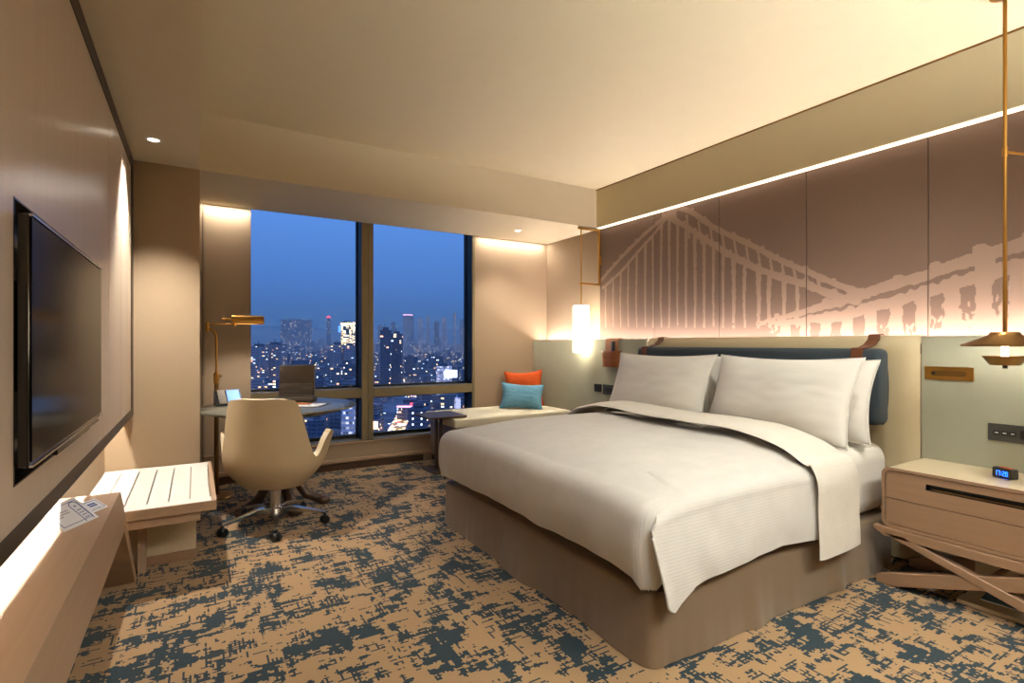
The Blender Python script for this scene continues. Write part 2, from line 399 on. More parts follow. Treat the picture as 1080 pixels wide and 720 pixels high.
# window wall round the opening
WX0, WX1, WZ0, WZ1 = .408, 2.57, .255, 2.56
bm = B(XL-.1, WX0, YW, YW+.2, 0, ZC); box(bm, WX1+.03, 3.8, YW, YW+.2, 0, ZC); box(bm, WX0, WX1+.03, YW, YW+.2, 0, WZ0); box(bm, WX0, WX1+.03, YW+.16, YW+.2, WZ1, ZC)
struct('wall_window', bm, 'wallpanel')
bm = B(.045, .05, YW-.003, YW, .1, ZS); 
struct('trim_6', bm, 'seam')
bm = B(.06, WX1, YW-.03, YW, .075, .105, .004); struct('trim_7', bm, 'oak')
struct('baseboard_window', B(XS, 2.0, YW-.012, YW, 0, .06), 'darkwood')
struct('trim_8', B(WX0-.35, WX1+.03, YW-.012, YW, WZ0-.012, WZ0, .003), 'oak')
# window 1 (left pane) and 2 (right pane)
MX0, MX1, TZ0, TZ1, YG = 1.373, 1.488, .673, .763, 5.262
def window(name, x0, x1, lab):
    bm = bmesh.new()
    box(bm, x0, x1, YG-.02, YG+.03, WZ0, WZ0+.045); box(bm, x0, x1, YG-.02, YG+.03, WZ1-.05, WZ1)
    box(bm, x0, x0+.012, YG-.02, YG+.03, WZ0, WZ1); box(bm, x1-.012, x1, YG-.02, YG+.03, WZ0, WZ1)
    box(bm, x0, x1, YG-.012, YG+.03, TZ0-.02, TZ1+.02)
    w = struct(name, bm, 'framedark')
    obj('glass', B(x0+.012, x1-.012, YG, YG+.006, WZ0+.04, WZ1-.05), 'glass', w)
    return w
window('window_1', WX0, MX0, ''); window('window_2', MX1, WX1, '')
bm = bmesh.new()
box(bm, MX0, 1.428, YW, YG+.03, WZ0, WZ1, .004); box(bm, 1.434, MX1, YW, YG+.03, WZ0, WZ1, .004); box(bm, 1.427, 1.435, YW+.006, YG, WZ0, WZ1)
struct('trim_9', bm, 'frame')
struct('trim_10', B(MX0-.002, MX0, YW+.012, YG, WZ0, WZ1), 'framedark')
bm = bmesh.new(); box(bm, WX0, MX0, YW+.004, YG, TZ0, TZ1, .004); box(bm, MX1, WX1, YW+.004, YG, TZ0, TZ1, .004); struct('trim_11', bm, 'frame')
bm = bmesh.new(); box(bm, WX1, WX1+.03, YW, YG+.03, WZ0, WZ1, .003); struct('trim_12', bm, 'frame')
struct('trim_13', B(WX1-.003, WX1, YW+.02, YG, WZ0, WZ1), 'framedark')
bm = bmesh.new(); box(bm, WX0, WX1, YW+.0, YG, WZ0, WZ0+.012, .002); struct('trim_14', bm, 'frame')
# ---- television wall: big veneered panel with its recess, bronze frame
py0, py1, pz0, pz1 = 1.568, 2.76, .88, 1.527
bm = bmesh.new()
PB, PT = .745, ZS
box(bm, XP-.06, XP, YB, py0, PB, PT); box(bm, XP-.06, XP, py1, YC, PB, PT); box(bm, XP-.06, XP, py0, py1, PB, pz0); box(bm, XP-.06, XP, py0, py1, pz1, PT)
wp = obj('veneer_wall_panel', bm, 'tvwall'); tag(wp, 'tall taupe veneered wall panel carrying the television', 'wall panel')
bm = B(XP-.07, XP-.058, py0-.01, py1+.01, pz0-.01, pz1+.01); 
box(bm, XP-.06, XP+.001, py0, py0+.004, pz0, pz1); box(bm, XP-.06, XP+.001, py0, py1, pz0, pz0+.004); box(bm, XP-.06, XP+.001, py0, py1, pz1-.004, pz1)
obj('recess_lining', bm, 'blackgloss', wp)
bm = bmesh.new()
box(bm, XP-.06, XP+.004, YB, YC-.002, PB-.004, PB+.042); box(bm, XP-.06, XP+.004, YB, YC-.002, PT-.072, PT-.001); box(bm, XP-.06, XP+.004, YC-.10, YC-.002, PB+.042, PT-.072)
obj('bronze_frame', bm, 'trim', wp)
bm = bmesh.new()
for yy in (.3, .75, 1.2, 3.05, 3.5, 3.8): box(bm, XP-.001, XP+.0006, yy, yy+.0015, PB+.05, PT-.08)
obj('veneer_joint', bm, 'tvwall', wp)
# support block between the wall and the panel
struct('trim_15', B(XL, XP-.06, YB, YC, 1.0, PT), 'trim')
struct('trim_16', B(XL, XL+.012, 2.5, 2.52, .0, .80), 'oak')

# ---- television
tv = thing('television', 'black flat television hung in a dark recess of the wall panel', 'television', (-.33, 2.08, .92))
bm = B(-.012, .008, -.512, .512, 0, .572, .004); obj('body', bm, 'blackgloss', tv)
bm = B(.008, .012, -.505, .505, .012, .565, .001); obj('screen', bm, 'screen', tv)
obj('chrome_edge', B(.008, .015, -.511, .511, .567, .572), 'chrome', tv); obj('chrome_edge', B(.008, .015, -.511, .511, 0, .005), 'chrome', tv)
bm = B(-.074, -.012, -.2, .2, .15, .45, .006); obj('wall_mount', bm, 'black', tv)
bm = B(-.005, .012, -.25, .25, -.02, -.002, .003); obj('speaker_bar', bm, 'blackgloss', tv)

# ---- headboard wall, mural panels
ys = [4.97]
def Ymur(px):
    u = (px-540)/553; return XW*(.8567-.5158*u)/(.5158+.8567*u)
seams = [YW-.002, Ymur(633), Ymur(690), Ymur(758.5), Ymur(850.5), Ymur(979), Ymur(979)-.92, YB+.02]
def zmur(px, py):
    u = (px-540)/553; d = XW/(.5158+.8567*u); return CAM_H+(362-py)/553*d
def MP(px, py): return (Ymur(px), zmur(px, py))
strips = []   # list of polylines (points (y,z), widths)
def strip(pts, w0, w1=None, n=None):
    w1 = w0 if w1 is None else w1; out = []
    for i in range(len(pts)-1):
        (a, b), (c, d) = pts[i], pts[i+1]; L = math.hypot(c-a, d-b); k = max(1, int(L/.02))
        for j in range(k): out.append((a+(c-a)*j/k, b+(d-b)*j/k))
    out.append(pts[-1]); N = len(out)
    strips.append([(p, (w0+(w1-w0)*i/(N-1))*(1+.28*mnoise.noise(Vector((p[0]*16, p[1]*16, 3))))) for i, p in enumerate(out)])
blobs = []
rnd = random.Random(5)
def cable(pxs, w, bl=.02, every=3):
    pts = [MP(*p) for p in pxs]; strip(pts, w); 
    acc = []
    for i in range(len(pts)-1):
        L = math.hypot(pts[i+1][0]-pts[i][0], pts[i+1][1]-pts[i][1]); k = max(1, int(L/.11))
        for j in range(k):
            t = j/k; acc.append((pts[i][0]+(pts[i+1][0]-pts[i][0])*t, pts[i][1]+(pts[i+1][1]-pts[i][1])*t))
    for p in acc: blobs.append((p[0], p[1]+w*.5, bl*rnd.uniform(.7, 1.15)))
    return pts
# left span: rises to a tower near x=722, sinks towards x=925
cable([(634, 296), (655, 272), (680, 247), (705, 226), (722, 216)], .035, .026)
lowL = cable([(636, 304), (655, 287), (672, 267), (690, 247), (703, 230), (712, 226)], .03, .02)
cable([(706, 215), (730, 224), (758, 243), (790, 257), (820, 273), (850, 286), (880, 299), (915, 312)], .042, .03)
lowR = cable([(700, 226), (722, 238), (745, 253), (770, 269), (800, 284), (825, 293), (850, 300), (880, 312), (905, 318)], .05, .03)
for k in range(13):   # ties between the two cables
    t = k/12; x = 712+t*150; y = 222+(t**.9)*70
    a = MP(x, y-2); b = MP(x+3, y+22-8*t); strip([a, b], .02)
def lowY(px):
    P = [(636, 304), (655, 287), (672, 267), (690, 247), (703, 230), (722, 238), (745, 253), (770, 269), (800, 284), (825, 293), (850, 300), (905, 318)]
    for (a, b), (c, d) in zip(P, P[1:]):
        if a <= px <= c: return b+(d-b)*(px-a)/(c-a)
    return 318
for px, w in [(639, .022), (647, .022), (655, .024), (663, .026), (672, .03), (681, .034), (689, .03), (698, .034), (706, .034), (715, .03), (724, .036), (733, .038), (743, .04), (753, .03), (763, .03), (774, .042), (786, .034), (800, .042), (812, .038), (827, .036), (841, .03)]:
    y0 = lowY(px); strip([MP(px, y0), MP(px+rnd.uniform(-1, 1), 318), MP(px, 345)], w, w*.55)
# right span: rises to the right
top = [(800, 342), (845, 330), (880, 318), (905, 310), (930, 302), (955, 295), (982, 287), (1010, 277), (1040, 268), (1080, 255), (1130, 238)]
strip([MP(*p) for p in top], .035, .05)
for px, py, r in [(820, 335, .03), (872, 320, .035), (909, 310, .04), (948, 297, .045), (987, 284, .045), (1036, 267, .06), (1090, 250, .06)]:
    y, z = MP(px, py); blobs.append((y, z+.015, r))
CELL = .005; cells = set()
def seg_fill(p, q, w0, w1):
    r = max(w0, w1)/2; dx, dz = q[0]-p[0], q[1]-p[1]; L2 = dx*dx+dz*dz or 1e-12
    for i in range(int((min(p[0], q[0])-r)/CELL), int((max(p[0], q[0])+r)/CELL)+2):
        for j in range(int((min(p[1], q[1])-r)/CELL), int((max(p[1], q[1])+r)/CELL)+2):
            y, z = i*CELL, j*CELL; t = max(0, min(1, ((y-p[0])*dx+(z-p[1])*dz)/L2))
            if math.hypot(y-p[0]-t*dx, z-p[1]-t*dz) < (w0+(w1-w0)*t)/2*(1+.25*mnoise.noise(Vector((y*30, z*30, 7)))): cells.add((i, j))
# filled ground under the right-hand span, with dark openings between the hangers
def topline(y):
    P = [MP(*p) for p in top]
    for (a, b_), (c, d) in zip(P, P[1:]):
        if c <= y <= a: return b_+(d-b_)*(y-a)/(c-a)
    return None
yy0, yy1 = MP(1130, 238)[0], MP(812, 340)[0]
i = int(yy0/CELL)
while i*CELL < yy1:
    zt_ = topline(i*CELL)
    if zt_:
        far = min(1, (yy1-i*CELL)/.5)
        ph_ = (i*CELL) % .135
        for j in range(int(1.2/CELL), int(zt_/CELL)):
            dz = zt_-j*CELL; y, z = i*CELL, j*CELL; n_ = mnoise.noise(Vector((y*22, z*22, 1)))*.012
            hole = False
            if far > .25:
                if .045*far+n_ < dz < .045*far+.028*far+n_*2 and mnoise.noise(Vector((y*7, 0, 4))) > -.25: hole = True
                if dz > .115*far+.03+n_ and .035 < ph_+n_ < .10 and mnoise.noise(Vector((int(y/.135)*3.1, 0, 2))) > -.35:
                    if mnoise.noise(Vector((y*60, z*25, 9))) > -.9+1.6*max(0, (dz-.16)/.25): hole = True
            if not hole: cells.add((i, j))
    i += 1
for st in strips:
    for (p, w), (q, w2) in zip(st, st[1:]): seg_fill(p, q, w, w2)
for by, bz, br in blobs: seg_fill((by-br*.12, bz), (by+br*.12, bz), br*1.1, br*1.1)
cells = {c for c in cells if not (c[1]*CELL < 1.42 and c[0]*CELL > 2.2 and mnoise.noise(Vector((c[0]*CELL*45, c[1]*CELL*45, 5))) > .9-1.5*(1.42-c[1]*CELL)/.20)}
bycol = {}
for i, j in cells: bycol.setdefault(i, []).append(j)
for i in range(len(seams)-1):
    y1, y0 = seams[i]-.0025, seams[i+1]+.0025
    if i == 0: y1 = seams[0]
    bm = B(XW, 3.578, y0, y1, 1.0, ZS-.001); xq = XW-.0006
    for ci in range(int(y0/CELL), int(y1/CELL)+1):
        js = sorted(j for j in bycol.get(ci, []) if j*CELL < ZS-.006)
        a0, a1 = max(y0, ci*CELL), min(y1, (ci+1)*CELL)
        if a1-a0 < 1e-4 or not js: continue
        k = 0
        while k < len(js):
            m_ = k
            while m_+1 < len(js) and js[m_+1] == js[m_]+1: m_ += 1
            b0, b1 = js[k]*CELL, (js[m_]+1)*CELL
            f = bm.faces.new([bm.verts.new((xq, a, b)) for a, b in ((a0, b0), (a0, b1), (a1, b1), (a1, b0))]); f.material_index = 1
            k = m_+1
    o = obj('mural_panel', bm, ['wallpanel' if i == 0 else 'mural', 'print'], recalc=False)
    names = ['narrow plain fabric wall panel in the corner beside the window wall', 'fabric mural panel behind the lit cylinder pendant, start of the printed bridge cable',
             'fabric mural panel where the printed bridge cables climb to their peak', 'fabric mural panel printed with the falling cable and hangers left of bed centre',
             'fabric mural panel above the right pillows where two printed cables meet', 'wide fabric mural panel with the second printed cable rising, left of the brass pendant stem',
             'fabric mural panel behind the brass pendant stem at the right edge', 'fabric mural panel beyond the right edge of the picture']
    tag(o, names[i], 'wall panel', 'bridge mural wall panels')
# sage dado with the hidden light trough
bm = B(XG, XG+.05, 3.312, YW, .0, 1.24, .008); o = obj('sage_dado', bm, 'sage', smooth=40)
tag(o, 'sage green padded wall lining left of the bed, behind the cushions', 'wall lining')
bm = B(XG, XG+.05, YB, 1.288, 0, 1.24, .008); o = obj('sage_dado', bm, 'sage', smooth=40)
tag(o, 'sage green wall lining right of the bed, behind the nightstand', 'wall lining')
struct('trim_17', B(XG+.05, XW-.002, YB, YW, 0, 1.14), 'lowwall')

# headboard: cream panel with curved edges, navy bolster on straps
hb = thing('headboard', 'cream leatherette headboard panel with a navy bolster strapped on', 'headboard', (XG, 2.295, 0))
def hp(u, v):
    y = -1.005+2.01*u; z = .02+1.225*v
    e = min(u, 1-u)*2.01; b = .035*min(1, e/.07)**.5
    t = max(0, v-.955)/.045
    return (-b+ .0*t + (.05*t*t), y, z)
bm = bmesh.new(); V = grid(bm, hp, 60, 24)
Vb = [[bm.verts.new((.06, V[i][j].co.y, V[i][j].co.z)) for j in (0, 24)] for i in range(61)]
for i in range(60):
    bm.faces.new((V[i][24], V[i+1][24], Vb[i+1][1], Vb[i][1])); bm.faces.new((V[i][0], Vb[i][0], Vb[i+1][0], V[i+1][0]))
obj('cream_panel', bm, 'cream', hb, 50)
def bolster():
    bm = bmesh.new()
    box(bm, -.235, -.10, -.905, .895, .755, 1.172, .035, seg=4)
    for f in bm.faces: pass
    return bm
bo = obj('bolster', bolster(), 'navy', hb, 60)
for s in (-.895, .895):
    bm = bmesh.new(); tube(bm, [(-.165+.062*cos(a), s*1.0015, .955+.195*sin(a)) for a in [k*2*pi/40 for k in range(41)]], .003, 6)
    obj('piping', bm, 'navy', bo)
for yy in (-.80, .80):
    def st(u, v, yy=yy):
        path = [(.0, 1.252), (-.04, 1.250), (-.055, 1.22), (-.10, 1.192), (-.16, 1.177), (-.232, 1.173), (-.241, 1.13), (-.2405, 1.0), (-.2405, .80), (-.235, .75), (-.12, .75)]
        k = u*(len(path)-1); i = min(int(k), len(path)-2); t = k-i
        return (path[i][0]+(path[i+1][0]-path[i][0])*t, yy-.03+.06*v, path[i][1]+(path[i+1][1]-path[i][1])*t)
    bm = bmesh.new(); solid(bm, st, 40, 2, .005); obj('leather_strap', bm, 'brownleather', hb, 50)

# ================================================================ BED
bed = thing('bed', 'king size bed with a taupe skirt, standing against the headboard', 'bed', (0, 0, 0))
BX0, BX1, BY0, BY1 = 1.43, 3.27, 1.38, 3.27
def perim(x0, x1, y0, y1, r, n=10):
    pts = []
    for cx, cy, a0 in ((x0+r, y0+r, pi), (x1-r, y0+r, 1.5*pi), (x1-r, y1-r, 0), (x0+r, y1-r, .5*pi)):
        for k in range(n+1): a = a0+k*pi/2/n; pts.append((cx+r*cos(a), cy+r*sin(a)))
    return pts
def densify(pts, d=.015):
    out = []
    for i in range(len(pts)):
        a, b = pts[i], pts[(i+1) % len(pts)]; L = math.hypot(b[0]-a[0], b[1]-a[1]); k = max(1, int(L/d))
        for j in range(k): out.append((a[0]+(b[0]-a[0])*j/k, a[1]+(b[1]-a[1])*j/k))
    return out
bm = bmesh.new(); pp = densify(perim(BX0, BX1, BY0, BY1, .05)); rings = []
for zz in [.275, .268, .25, .22, .18, .13, .08, .04, .012, .004]:
    ring = []
    for k, (x, y) in enumerate(pp):
        cx, cy = (BX0+BX1)/2, (BY0+BY1)/2
        t = (.275-zz)/.275
        nx = -1 if x < BX0+.05 else 0; ny = -1 if y < BY0+.05 else (1 if y > BY1-.05 else 0)
        s = x+ y*1.7
        w = mnoise.noise(Vector((x*4, y*4, 0)))*.016*t + mnoise.noise(Vector((x*19, y*19, zz*2)))*.004*t + .012*t
        w += .022*t*max(0, sin((x*1.0+y*.6)*9+1.0+mnoise.noise(Vector((x*3, y*3, 8)))*2))**8
        if zz < .02: w += .002
        if zz > .272: w -= .012
        L = math.hypot(nx, ny) or 1; ring.append(bm.verts.new((x+nx/L*w, y+ny/L*w, zz)))
    rings.append(ring)
n = len(pp)
for a, b in zip(rings, rings[1:]):
    for k in range(n): bm.faces.new((a[k], b[k], b[(k+1) % n], a[(k+1) % n]))
bm.faces.new(rings[0])
obj('bed_skirt', bm, 'skirt', bed, 60)
bm = bmesh.new(); box(bm, 1.46, 3.29, 1.40, 3.25, .277, .655, .09, seg=6)
bmesh.ops.subdivide_edges(bm, edges=[e for e in bm.edges if e.calc_length() > .3], cuts=20, use_grid_fill=True)
for v in bm.verts:
    if v.co.z > .4: v.co.z += disp(v.co.x, v.co.y, 0, 6, .008) - .10*max(0, min(1, (2.62-v.co.x)/.3))*(v.co.z > .56)
obj('mattress', bm, 'sheet', bed, 50)

# duvet: tucked body, hanging side flap, folded-back band
DX0, DX1, DY0, DY1 = 1.405, 2.52, 1.375, 3.30
def topz(x, y):
    fx = min(1, max(0, (x-DX0)/.5)); fy = min(1, max(0, (y-DY0)/.45), max(0, (DY1-y)/.45))
    return .605+.095*sin(fx*pi/2)**.8*sin(fy*pi/2)**.8 + disp(x, y, 0, 2.2, .010)+disp(x, y, 1, 6, .004)
def body(u, v):
    # u: 0 foot hem -> 1 head end; v: 0 near hem -> 1 far hem
    r = .075; zb = .285
    Lf = .26
    Lx = (DX1-DX0); s = u*(Lf+Lx); Ws = .26; Wy = DY1-DY0; t = v*(2*Ws+Wy)
    gx = s-Lf; gy = t-Ws
    # rounded-box mapping: clamp inner rectangle then drop
    ex = max(0, r-gx) if gx < r else 0
    ey = max(0, r-gy) if gy < r else (max(0, gy-(Wy-r)) if gy > Wy-r else 0); sy = -1 if gy < r else 1
    d = math.hypot(ex, ey)
    bx = DX0+max(gx, r); by = DY0+min(max(gy, r), Wy-r)
    if d < 1e-9: return (bx, by, topz(bx, by))
    cx, cy = -ex/d, sy*ey/d
    L = r*pi/2
    if max(ex, ey) != d and d > 0:   # corner region: use the larger extent so hems stay level
        dd = max(ex, ey)+.25*min(ex, ey)
    else: dd = d
    zt = topz(bx, by)
    if dd < L: a = dd/r; h = r*sin(a); z = zt-r*(1-cos(a))
    else:
        h = r; z = zt-r-(dd-L)
    # bulge
    k = max(0, min(1, (zt-z)/(zt-zb))); h += .022*sin(k*pi)+disp(bx*1.5, by*1.5, z, 5, .010)*k
    z = max(z, zb - .0 + .0)
    if k >= .999: h -= .02
    return (bx+cx*h, by+cy*h, z)
bm = bmesh.new(); grid(bm, body, 110, 150)
duv = obj('duvet', bm, 'linen', bed, 0)
def hem_z(x):   # hem of the hanging flap
    P = [(1.40, .262), (1.425, .235), (1.47, .262), (1.56, .305), (1.75, .315), (1.95, .325), (2.15, .335), (2.40, .31), (2.60, .30)]
    for (a, b), (c, d) in zip(P, P[1:]):
        if x <= c: return b+(d-b)*max(0, (x-a))/(c-a)
    return .3
def flap(u, v):
    x = 1.395+(2.56-1.395)*u
    # v: 0 on top inside, 1 hem
    y_in = DY0+.22
    path_top = .27; zt = topz(x, DY0+.08); zh = hem_z(x)
    flare = .028*(1-u)**3
    if v < .45:
        t = v/.45; a = t*pi/2
        y = y_in-(y_in-(DY0-.022))*sin(a); z = topz(x, max(y, DY0+.08))+.007*min(1, t*4) -.085*(1-cos(a))**1.6
        if t > .5: pass
    else:
        t = (v-.45)/.55; z0 = zt+.007-.085; z = z0+(zh-z0)*t
        y = DY0-.022-.022*sin(t*pi*.55)-flare*t + disp(x, 0, z, 7, .010)*t
    xx = x + (.035*(v-.45)/.55 if v > .45 else 0)*(1-u)**2
    lift = .0
    if v < .45:
        k_ = max(0, 1-u/.2); q_ = (1-v/.45)
        z -= .05*k_*q_; xx += .14*k_*q_**.8
    return (xx, y, z)
bm = bmesh.new(); solid(bm, flap, 70, 60, .008)
obj('duvet_side_flap', bm, 'linenz', bed, 60)
bm = bmesh.new(); tube(bm, [flap(0.0, .50+.50*k/30) for k in range(31)], .0055, 8); tube(bm, [flap(k/60*.93, 1) for k in range(61)], .0045, 8)
obj('flap_hem', bm, 'linenz', bed, 0)
# folded band: across the bed, hanging over the near side
def band(u, v):
    # u: 0 towards foot edge, 1 towards head; v 0 near hem -> 1 far hem
    Wd = .33; x = 2.44+.34*u
    seg1 = .42; top = DY1-DY0; tot = seg1+top+.25; s = v*tot
    if s < seg1:
        t = 1-s/seg1; z0 = .635; zh = .228+.012*u
        z = z0-(z0-zh)*t; y = DY0-.050-.020*t+disp(x, 0, z, 6, .006); k = 1-t; y += .0; x -= 0.0
        if s > seg1-.10:
            a = (s-(seg1-.10))/.10; y += .035*a*a
            z = z + .012*a
    elif s < seg1+top:
        y = DY0-.015+(s-seg1); f = min(1, (s-seg1)/.12); g = min(1, max(0, (seg1+top-s)/.12))
        z = topz(min(x, 2.6), min(max(y, DY0+.02), DY1-.02))+.035*min(f, g)**.5+.012
    else:
        t = (s-seg1-top)/.25; y = DY1+.03; z = .64-t*.25
    bul = sin(min(1, u*1.0)*pi)**.5 if 0 < u < 1 else 0
    z += .016*bul if s > seg1 else 0
    if s <= seg1: y -= .010*bul
    x += .035*sin(y*2.3+.5) - .03*max(0, 1-s/(seg1+.1)) if True else 0
    return (x, y, z)
bm = bmesh.new(); solid(bm, band, 24, 170, .022)
obj('duvet_band', bm, 'linenx', bed, 60)
# thickness roll under the band, closes the duvet's head end
bm = bmesh.new(); tube(bm, [(2.55, DY0+.03+(DY1-DY0-.06)*k/40, topz(2.5, DY0+.03+(DY1-DY0-.06)*k/40)-.035) for k in range(41)], .038, 12)
obj('duvet_roll', bm, 'linen', bed, 0)

def pillow_mesh(w, h, t, mat, flange=.0, seed=0, crease=.010, parent=None, name='pillow', pinch=.06):
    """w along Y, h along Z, thickness along X, centred"""
    bm = bmesh.new(); nu, nv = 44, 30
    def P(sgn):
        def f(u, v):
            a = 2*u-1; b = 2*v-1
            body = max(0, (1-abs(a)**3.2))**.7*max(0, (1-abs(b)**2.6))**.7
            x = sgn*t/2*body
            y = a*w/2*(1-pinch*(1-b*b)**1.0*abs(a)**3*.7); z = b*h/2*(1-pinch*(1-a*a)*abs(b)**3)
            wr = disp(y, z, sgn*seed+seed, 5, crease)+disp(y+seed, z*3, sgn+seed, 9, crease*.5)
            x += wr*min(1, body*2)
            return (x, y, z)
        return f
    A = grid(bm, P(1), nu, nv); Bq = grid(bm, P(-1), nu, nv, flip=True)
    bmesh.ops.remove_doubles(bm, verts=bm.verts, dist=.0008)
    if flange:
        pass
    return bm
def place_pillow(name, w, h, t, mat, base, lean, yaw, label, cat, group=None, seed=0, roll=0, crease=.009, seam=True, pinch=.10):
    """base: point under the pillow's bottom edge centre; lean: tilt backwards towards +X"""
    o = obj(name, pillow_mesh(w, h, t, mat, seed=seed, crease=crease, pinch=pinch), mat, None, 0)
    Mx = Matrix.Translation(base) @ Matrix.Rotation(yaw, 4, 'Z') @ Matrix.Rotation(lean, 4, 'Y') @ Matrix.Rotation(roll, 4, 'X') @ Matrix.Translation((0, 0, h/2))
    o.matrix_world = Mx
    tag(o, label, cat, group)
    if seam:
        bm = bmesh.new(); pts = []
        for k in range(121):
            s = k/120*4; i = int(s) % 4; f = s-int(s)
            a, b = [(-1+2*f, -1), (1, -1+2*f), (1-2*f, 1), (-1, 1-2*f)][i]
            pts.append((0, a*w/2*(1-pinch*(1-b*b)*abs(a)**3*.7), b*h/2*(1-pinch*(1-a*a)*abs(b)**3)))
        tube(bm, pts, .004, 6); s_ = obj('seam', bm, mat, o, 0)
    return o
PG = 'white bed pillows against the headboard'
place_pillow('pillow', .93, .455, .18, 'pillow', (2.985, 1.83, .668), R(13), 0, 'white bed pillow behind the front right pillow, its edge showing beside the navy bolster', 'pillow', PG, 3)
place_pillow('pillow', .90, .455, .16, 'pillow', (2.985, 2.76, .668), R(13), 0, 'white bed pillow almost hidden behind the front left pillow', 'pillow', PG, 9)
place_pillow('pillow', .89, .49, .19, 'pillow', (2.80, 1.825, .664), R(20), R(-2), 'white bed pillow standing in front on the right, nearest the nightstand', 'pillow', PG, 14)
place_pillow('pillow', .90, .49, .19, 'pillow', (2.80, 2.735, .664), R(20), R(2), 'white bed pillow standing in front on the left, nearest the cylinder pendant', 'pillow', PG, 21)

# ================================================================ NIGHTSTAND
def rrect(y0, y1, z0, z1, r, n=8):
    pts = []
    for cy, cz, a0 in ((y0+r, z0+r, pi), (y1-r, z0+r, 1.5*pi), (y1-r, z1-r, 0), (y0+r, z1-r, .5*pi)):
        for k in range(n+1): a = a0+k*pi/2/n; pts.append((cy+r*cos(a), cz+r*sin(a)))
    return pts
def nightstand(label, loc, L=.95):
    t = thing('nightstand', label, 'nightstand', loc)
    # local: x 0 front .. .40 back ; y -L..0 ; z
    bm = bmesh.new(); o_ = rrect(-L, 0, .29, .585, .035); i_ = rrect(-L+.014, -.014, .304, .571, .024)
    N = len(o_)
    def ring(pts, x): return [bm.verts.new((x, a, b)) for a, b in pts]
    A, Bo, Ci, D = ring(o_, 0), ring(o_, .40), ring(i_, 0), ring(i_, .035)
    for k in range(N):
        k2 = (k+1) % N
        bm.faces.new((A[k], A[k2], Bo[k2], Bo[k])); bm.faces.new((A[k], Ci[k], Ci[k2], A[k2])); bm.faces.new((Ci[k], D[k], D[k2], Ci[k2]))
    bm.faces.new(Bo); bm.faces.new(D[::-1])
    # pale top face
    for f in bm.faces: 
        if f.calc_center_median().z > .58: f.material_index = 1
    obj('case', bm, ['oakdark', 'oaktop'], t, 40)
    h0, h1, g0, g1 = -L+.14, -.185, .505, .535
    bm = bmesh.new()
    y0, y1, z0, z1, zm = -L+.017, -.017, .307, .568, .432
    bu = B(.004, .024, y0, h0, zm+.0015, z1); box(bu, .004, .024, h1, y1, zm+.0015, z1); box(bu, .004, .024, h0, h1, zm+.0015, g0); box(bu, .004, .024, h0, h1, g1, z1)
    d1 = obj('drawer', bu, 'oakdark', t)
    bh = B(.022, .028, h0-.002, h1+.002, g0-.004, g1+.004); box(bh, .004, .024, h0, h1, g0, g0+.002); box(bh, .004, .024, h0, h1, g1-.002, g1); box(bh, .004, .024, h1-.002, h1, g0, g1)
    obj('handle_slot', bh, 'framedark', d1)
    obj('pull_bar', B(.006, .012, h0, h1-.02, g0+.006, g0+.010), 'antique', d1)
    obj('drawer', B(.004, .024, y0, y1, z0, zm-.0015), 'oakdark', t)
    # stand: top rails, crossed legs front and back, low shelf
    for xs in (-.02, .34):
        bm = bmesh.new(); prism(bm, [(.03, .286), (.03, .272), (-.02, .246), (-L+.02, .246), (-L-.03, .272), (-L-.03, .286)], 0, xs, xs+.045); obj('rail', bm, 'oakdark', t)
        for s in (0, 1):
            P = [(.025, .262), (-.06, .262), (-L+.02, .0), (-L+.10, .0)] if s == 0 else [(.005, .0), (.005, .04), (-L+.22, .262), (-L+.10, .262)]
            if s == 0: P = [(.0, .262), (-.10, .262), (-.955, .0), (-.78, .0)]
            if s == 1: P = [(.02, .0), (.02, .042), (-.63, .262), (-.82, .262), (-.05, .0)]
            bm = bmesh.new(); prism(bm, P, 0, xs+(.004 if s else 0), xs+.045-(.0 if s else .004)); bmesh.ops.bevel(bm, geom=bm.edges[:], offset=.003, segments=1, affect='EDGES'); obj('leg', bm, 'oakdark', t)
    obj('cross_rail', B(.02, .345, -.5, -.46, .262, .28), 'oakdark', t); obj('cross_rail', B(.02, .345, -.16, -.12, .262, .28), 'oakdark', t)
    bm = B(.02, .03, -.44, -.40, .15, .17); 
    bm2 = bmesh.new(); tube(bm2, [(.02, -.41, .165), (.345, -.41, .165)], .012, 10); bm.free(); obj('stretcher', bm2, 'oakdark', t)
    return t
ns = nightstand('bleached oak nightstand with two drawers on crossed legs, right of the bed', (2.952, 1.30, 0))

# alarm clock
ck = thing('alarm_clock', 'black digital alarm clock with blue digits on the right nightstand', 'clock', (3.13, .905, .586), R(-38))
ck.rotation_euler = (0, 0, R(-20)); ck.scale = (.88, .88, .88); ck.location = (3.14, .885, .586)
bm = B(-.02, .03, -.047, .047, .004, .056, .008, seg=3); obj('body', bm, 'black', ck, 40)
obj('base', B(-.03, .03, -.04, .04, 0, .006, .002), 'chrome', ck)
obj('display', B(-.0215, -.0195, -.041, .041, .010, .050, .0005), 'blackgloss', ck)
obj('top_button', B(-.008, .015, -.03, .02, .055, .0585, .001), 'orange', ck)
bm = bmesh.new()
SEG = {'1': 'bc', '7': 'abc', '2': 'abged', '0': 'abcdef'}
def digit(bm, ch, y, z, w, h, th):
    # viewed from -X, +Y is left
    H = {'a': (0, h-th, w, h), 'd': (0, 0, w, th), 'g': (0, h/2-th/2, w, h/2+th/2), 'b': (w-th, h/2, w, h), 'c': (w-th, 0, w, h/2), 'f': (0, h/2, th, h), 'e': (0, 0, th, h/2)}
    for s in SEG[ch]:
        a, b, c, d = H[s]; box(bm, -.0228, -.0214, y-c, y-a, z+b, z+d)
for k, ch in enumerate('1720'):
    digit(bm, ch, .030-k*.0145-(.006 if k > 1 else 0), .018, .0105, .024, .0028)
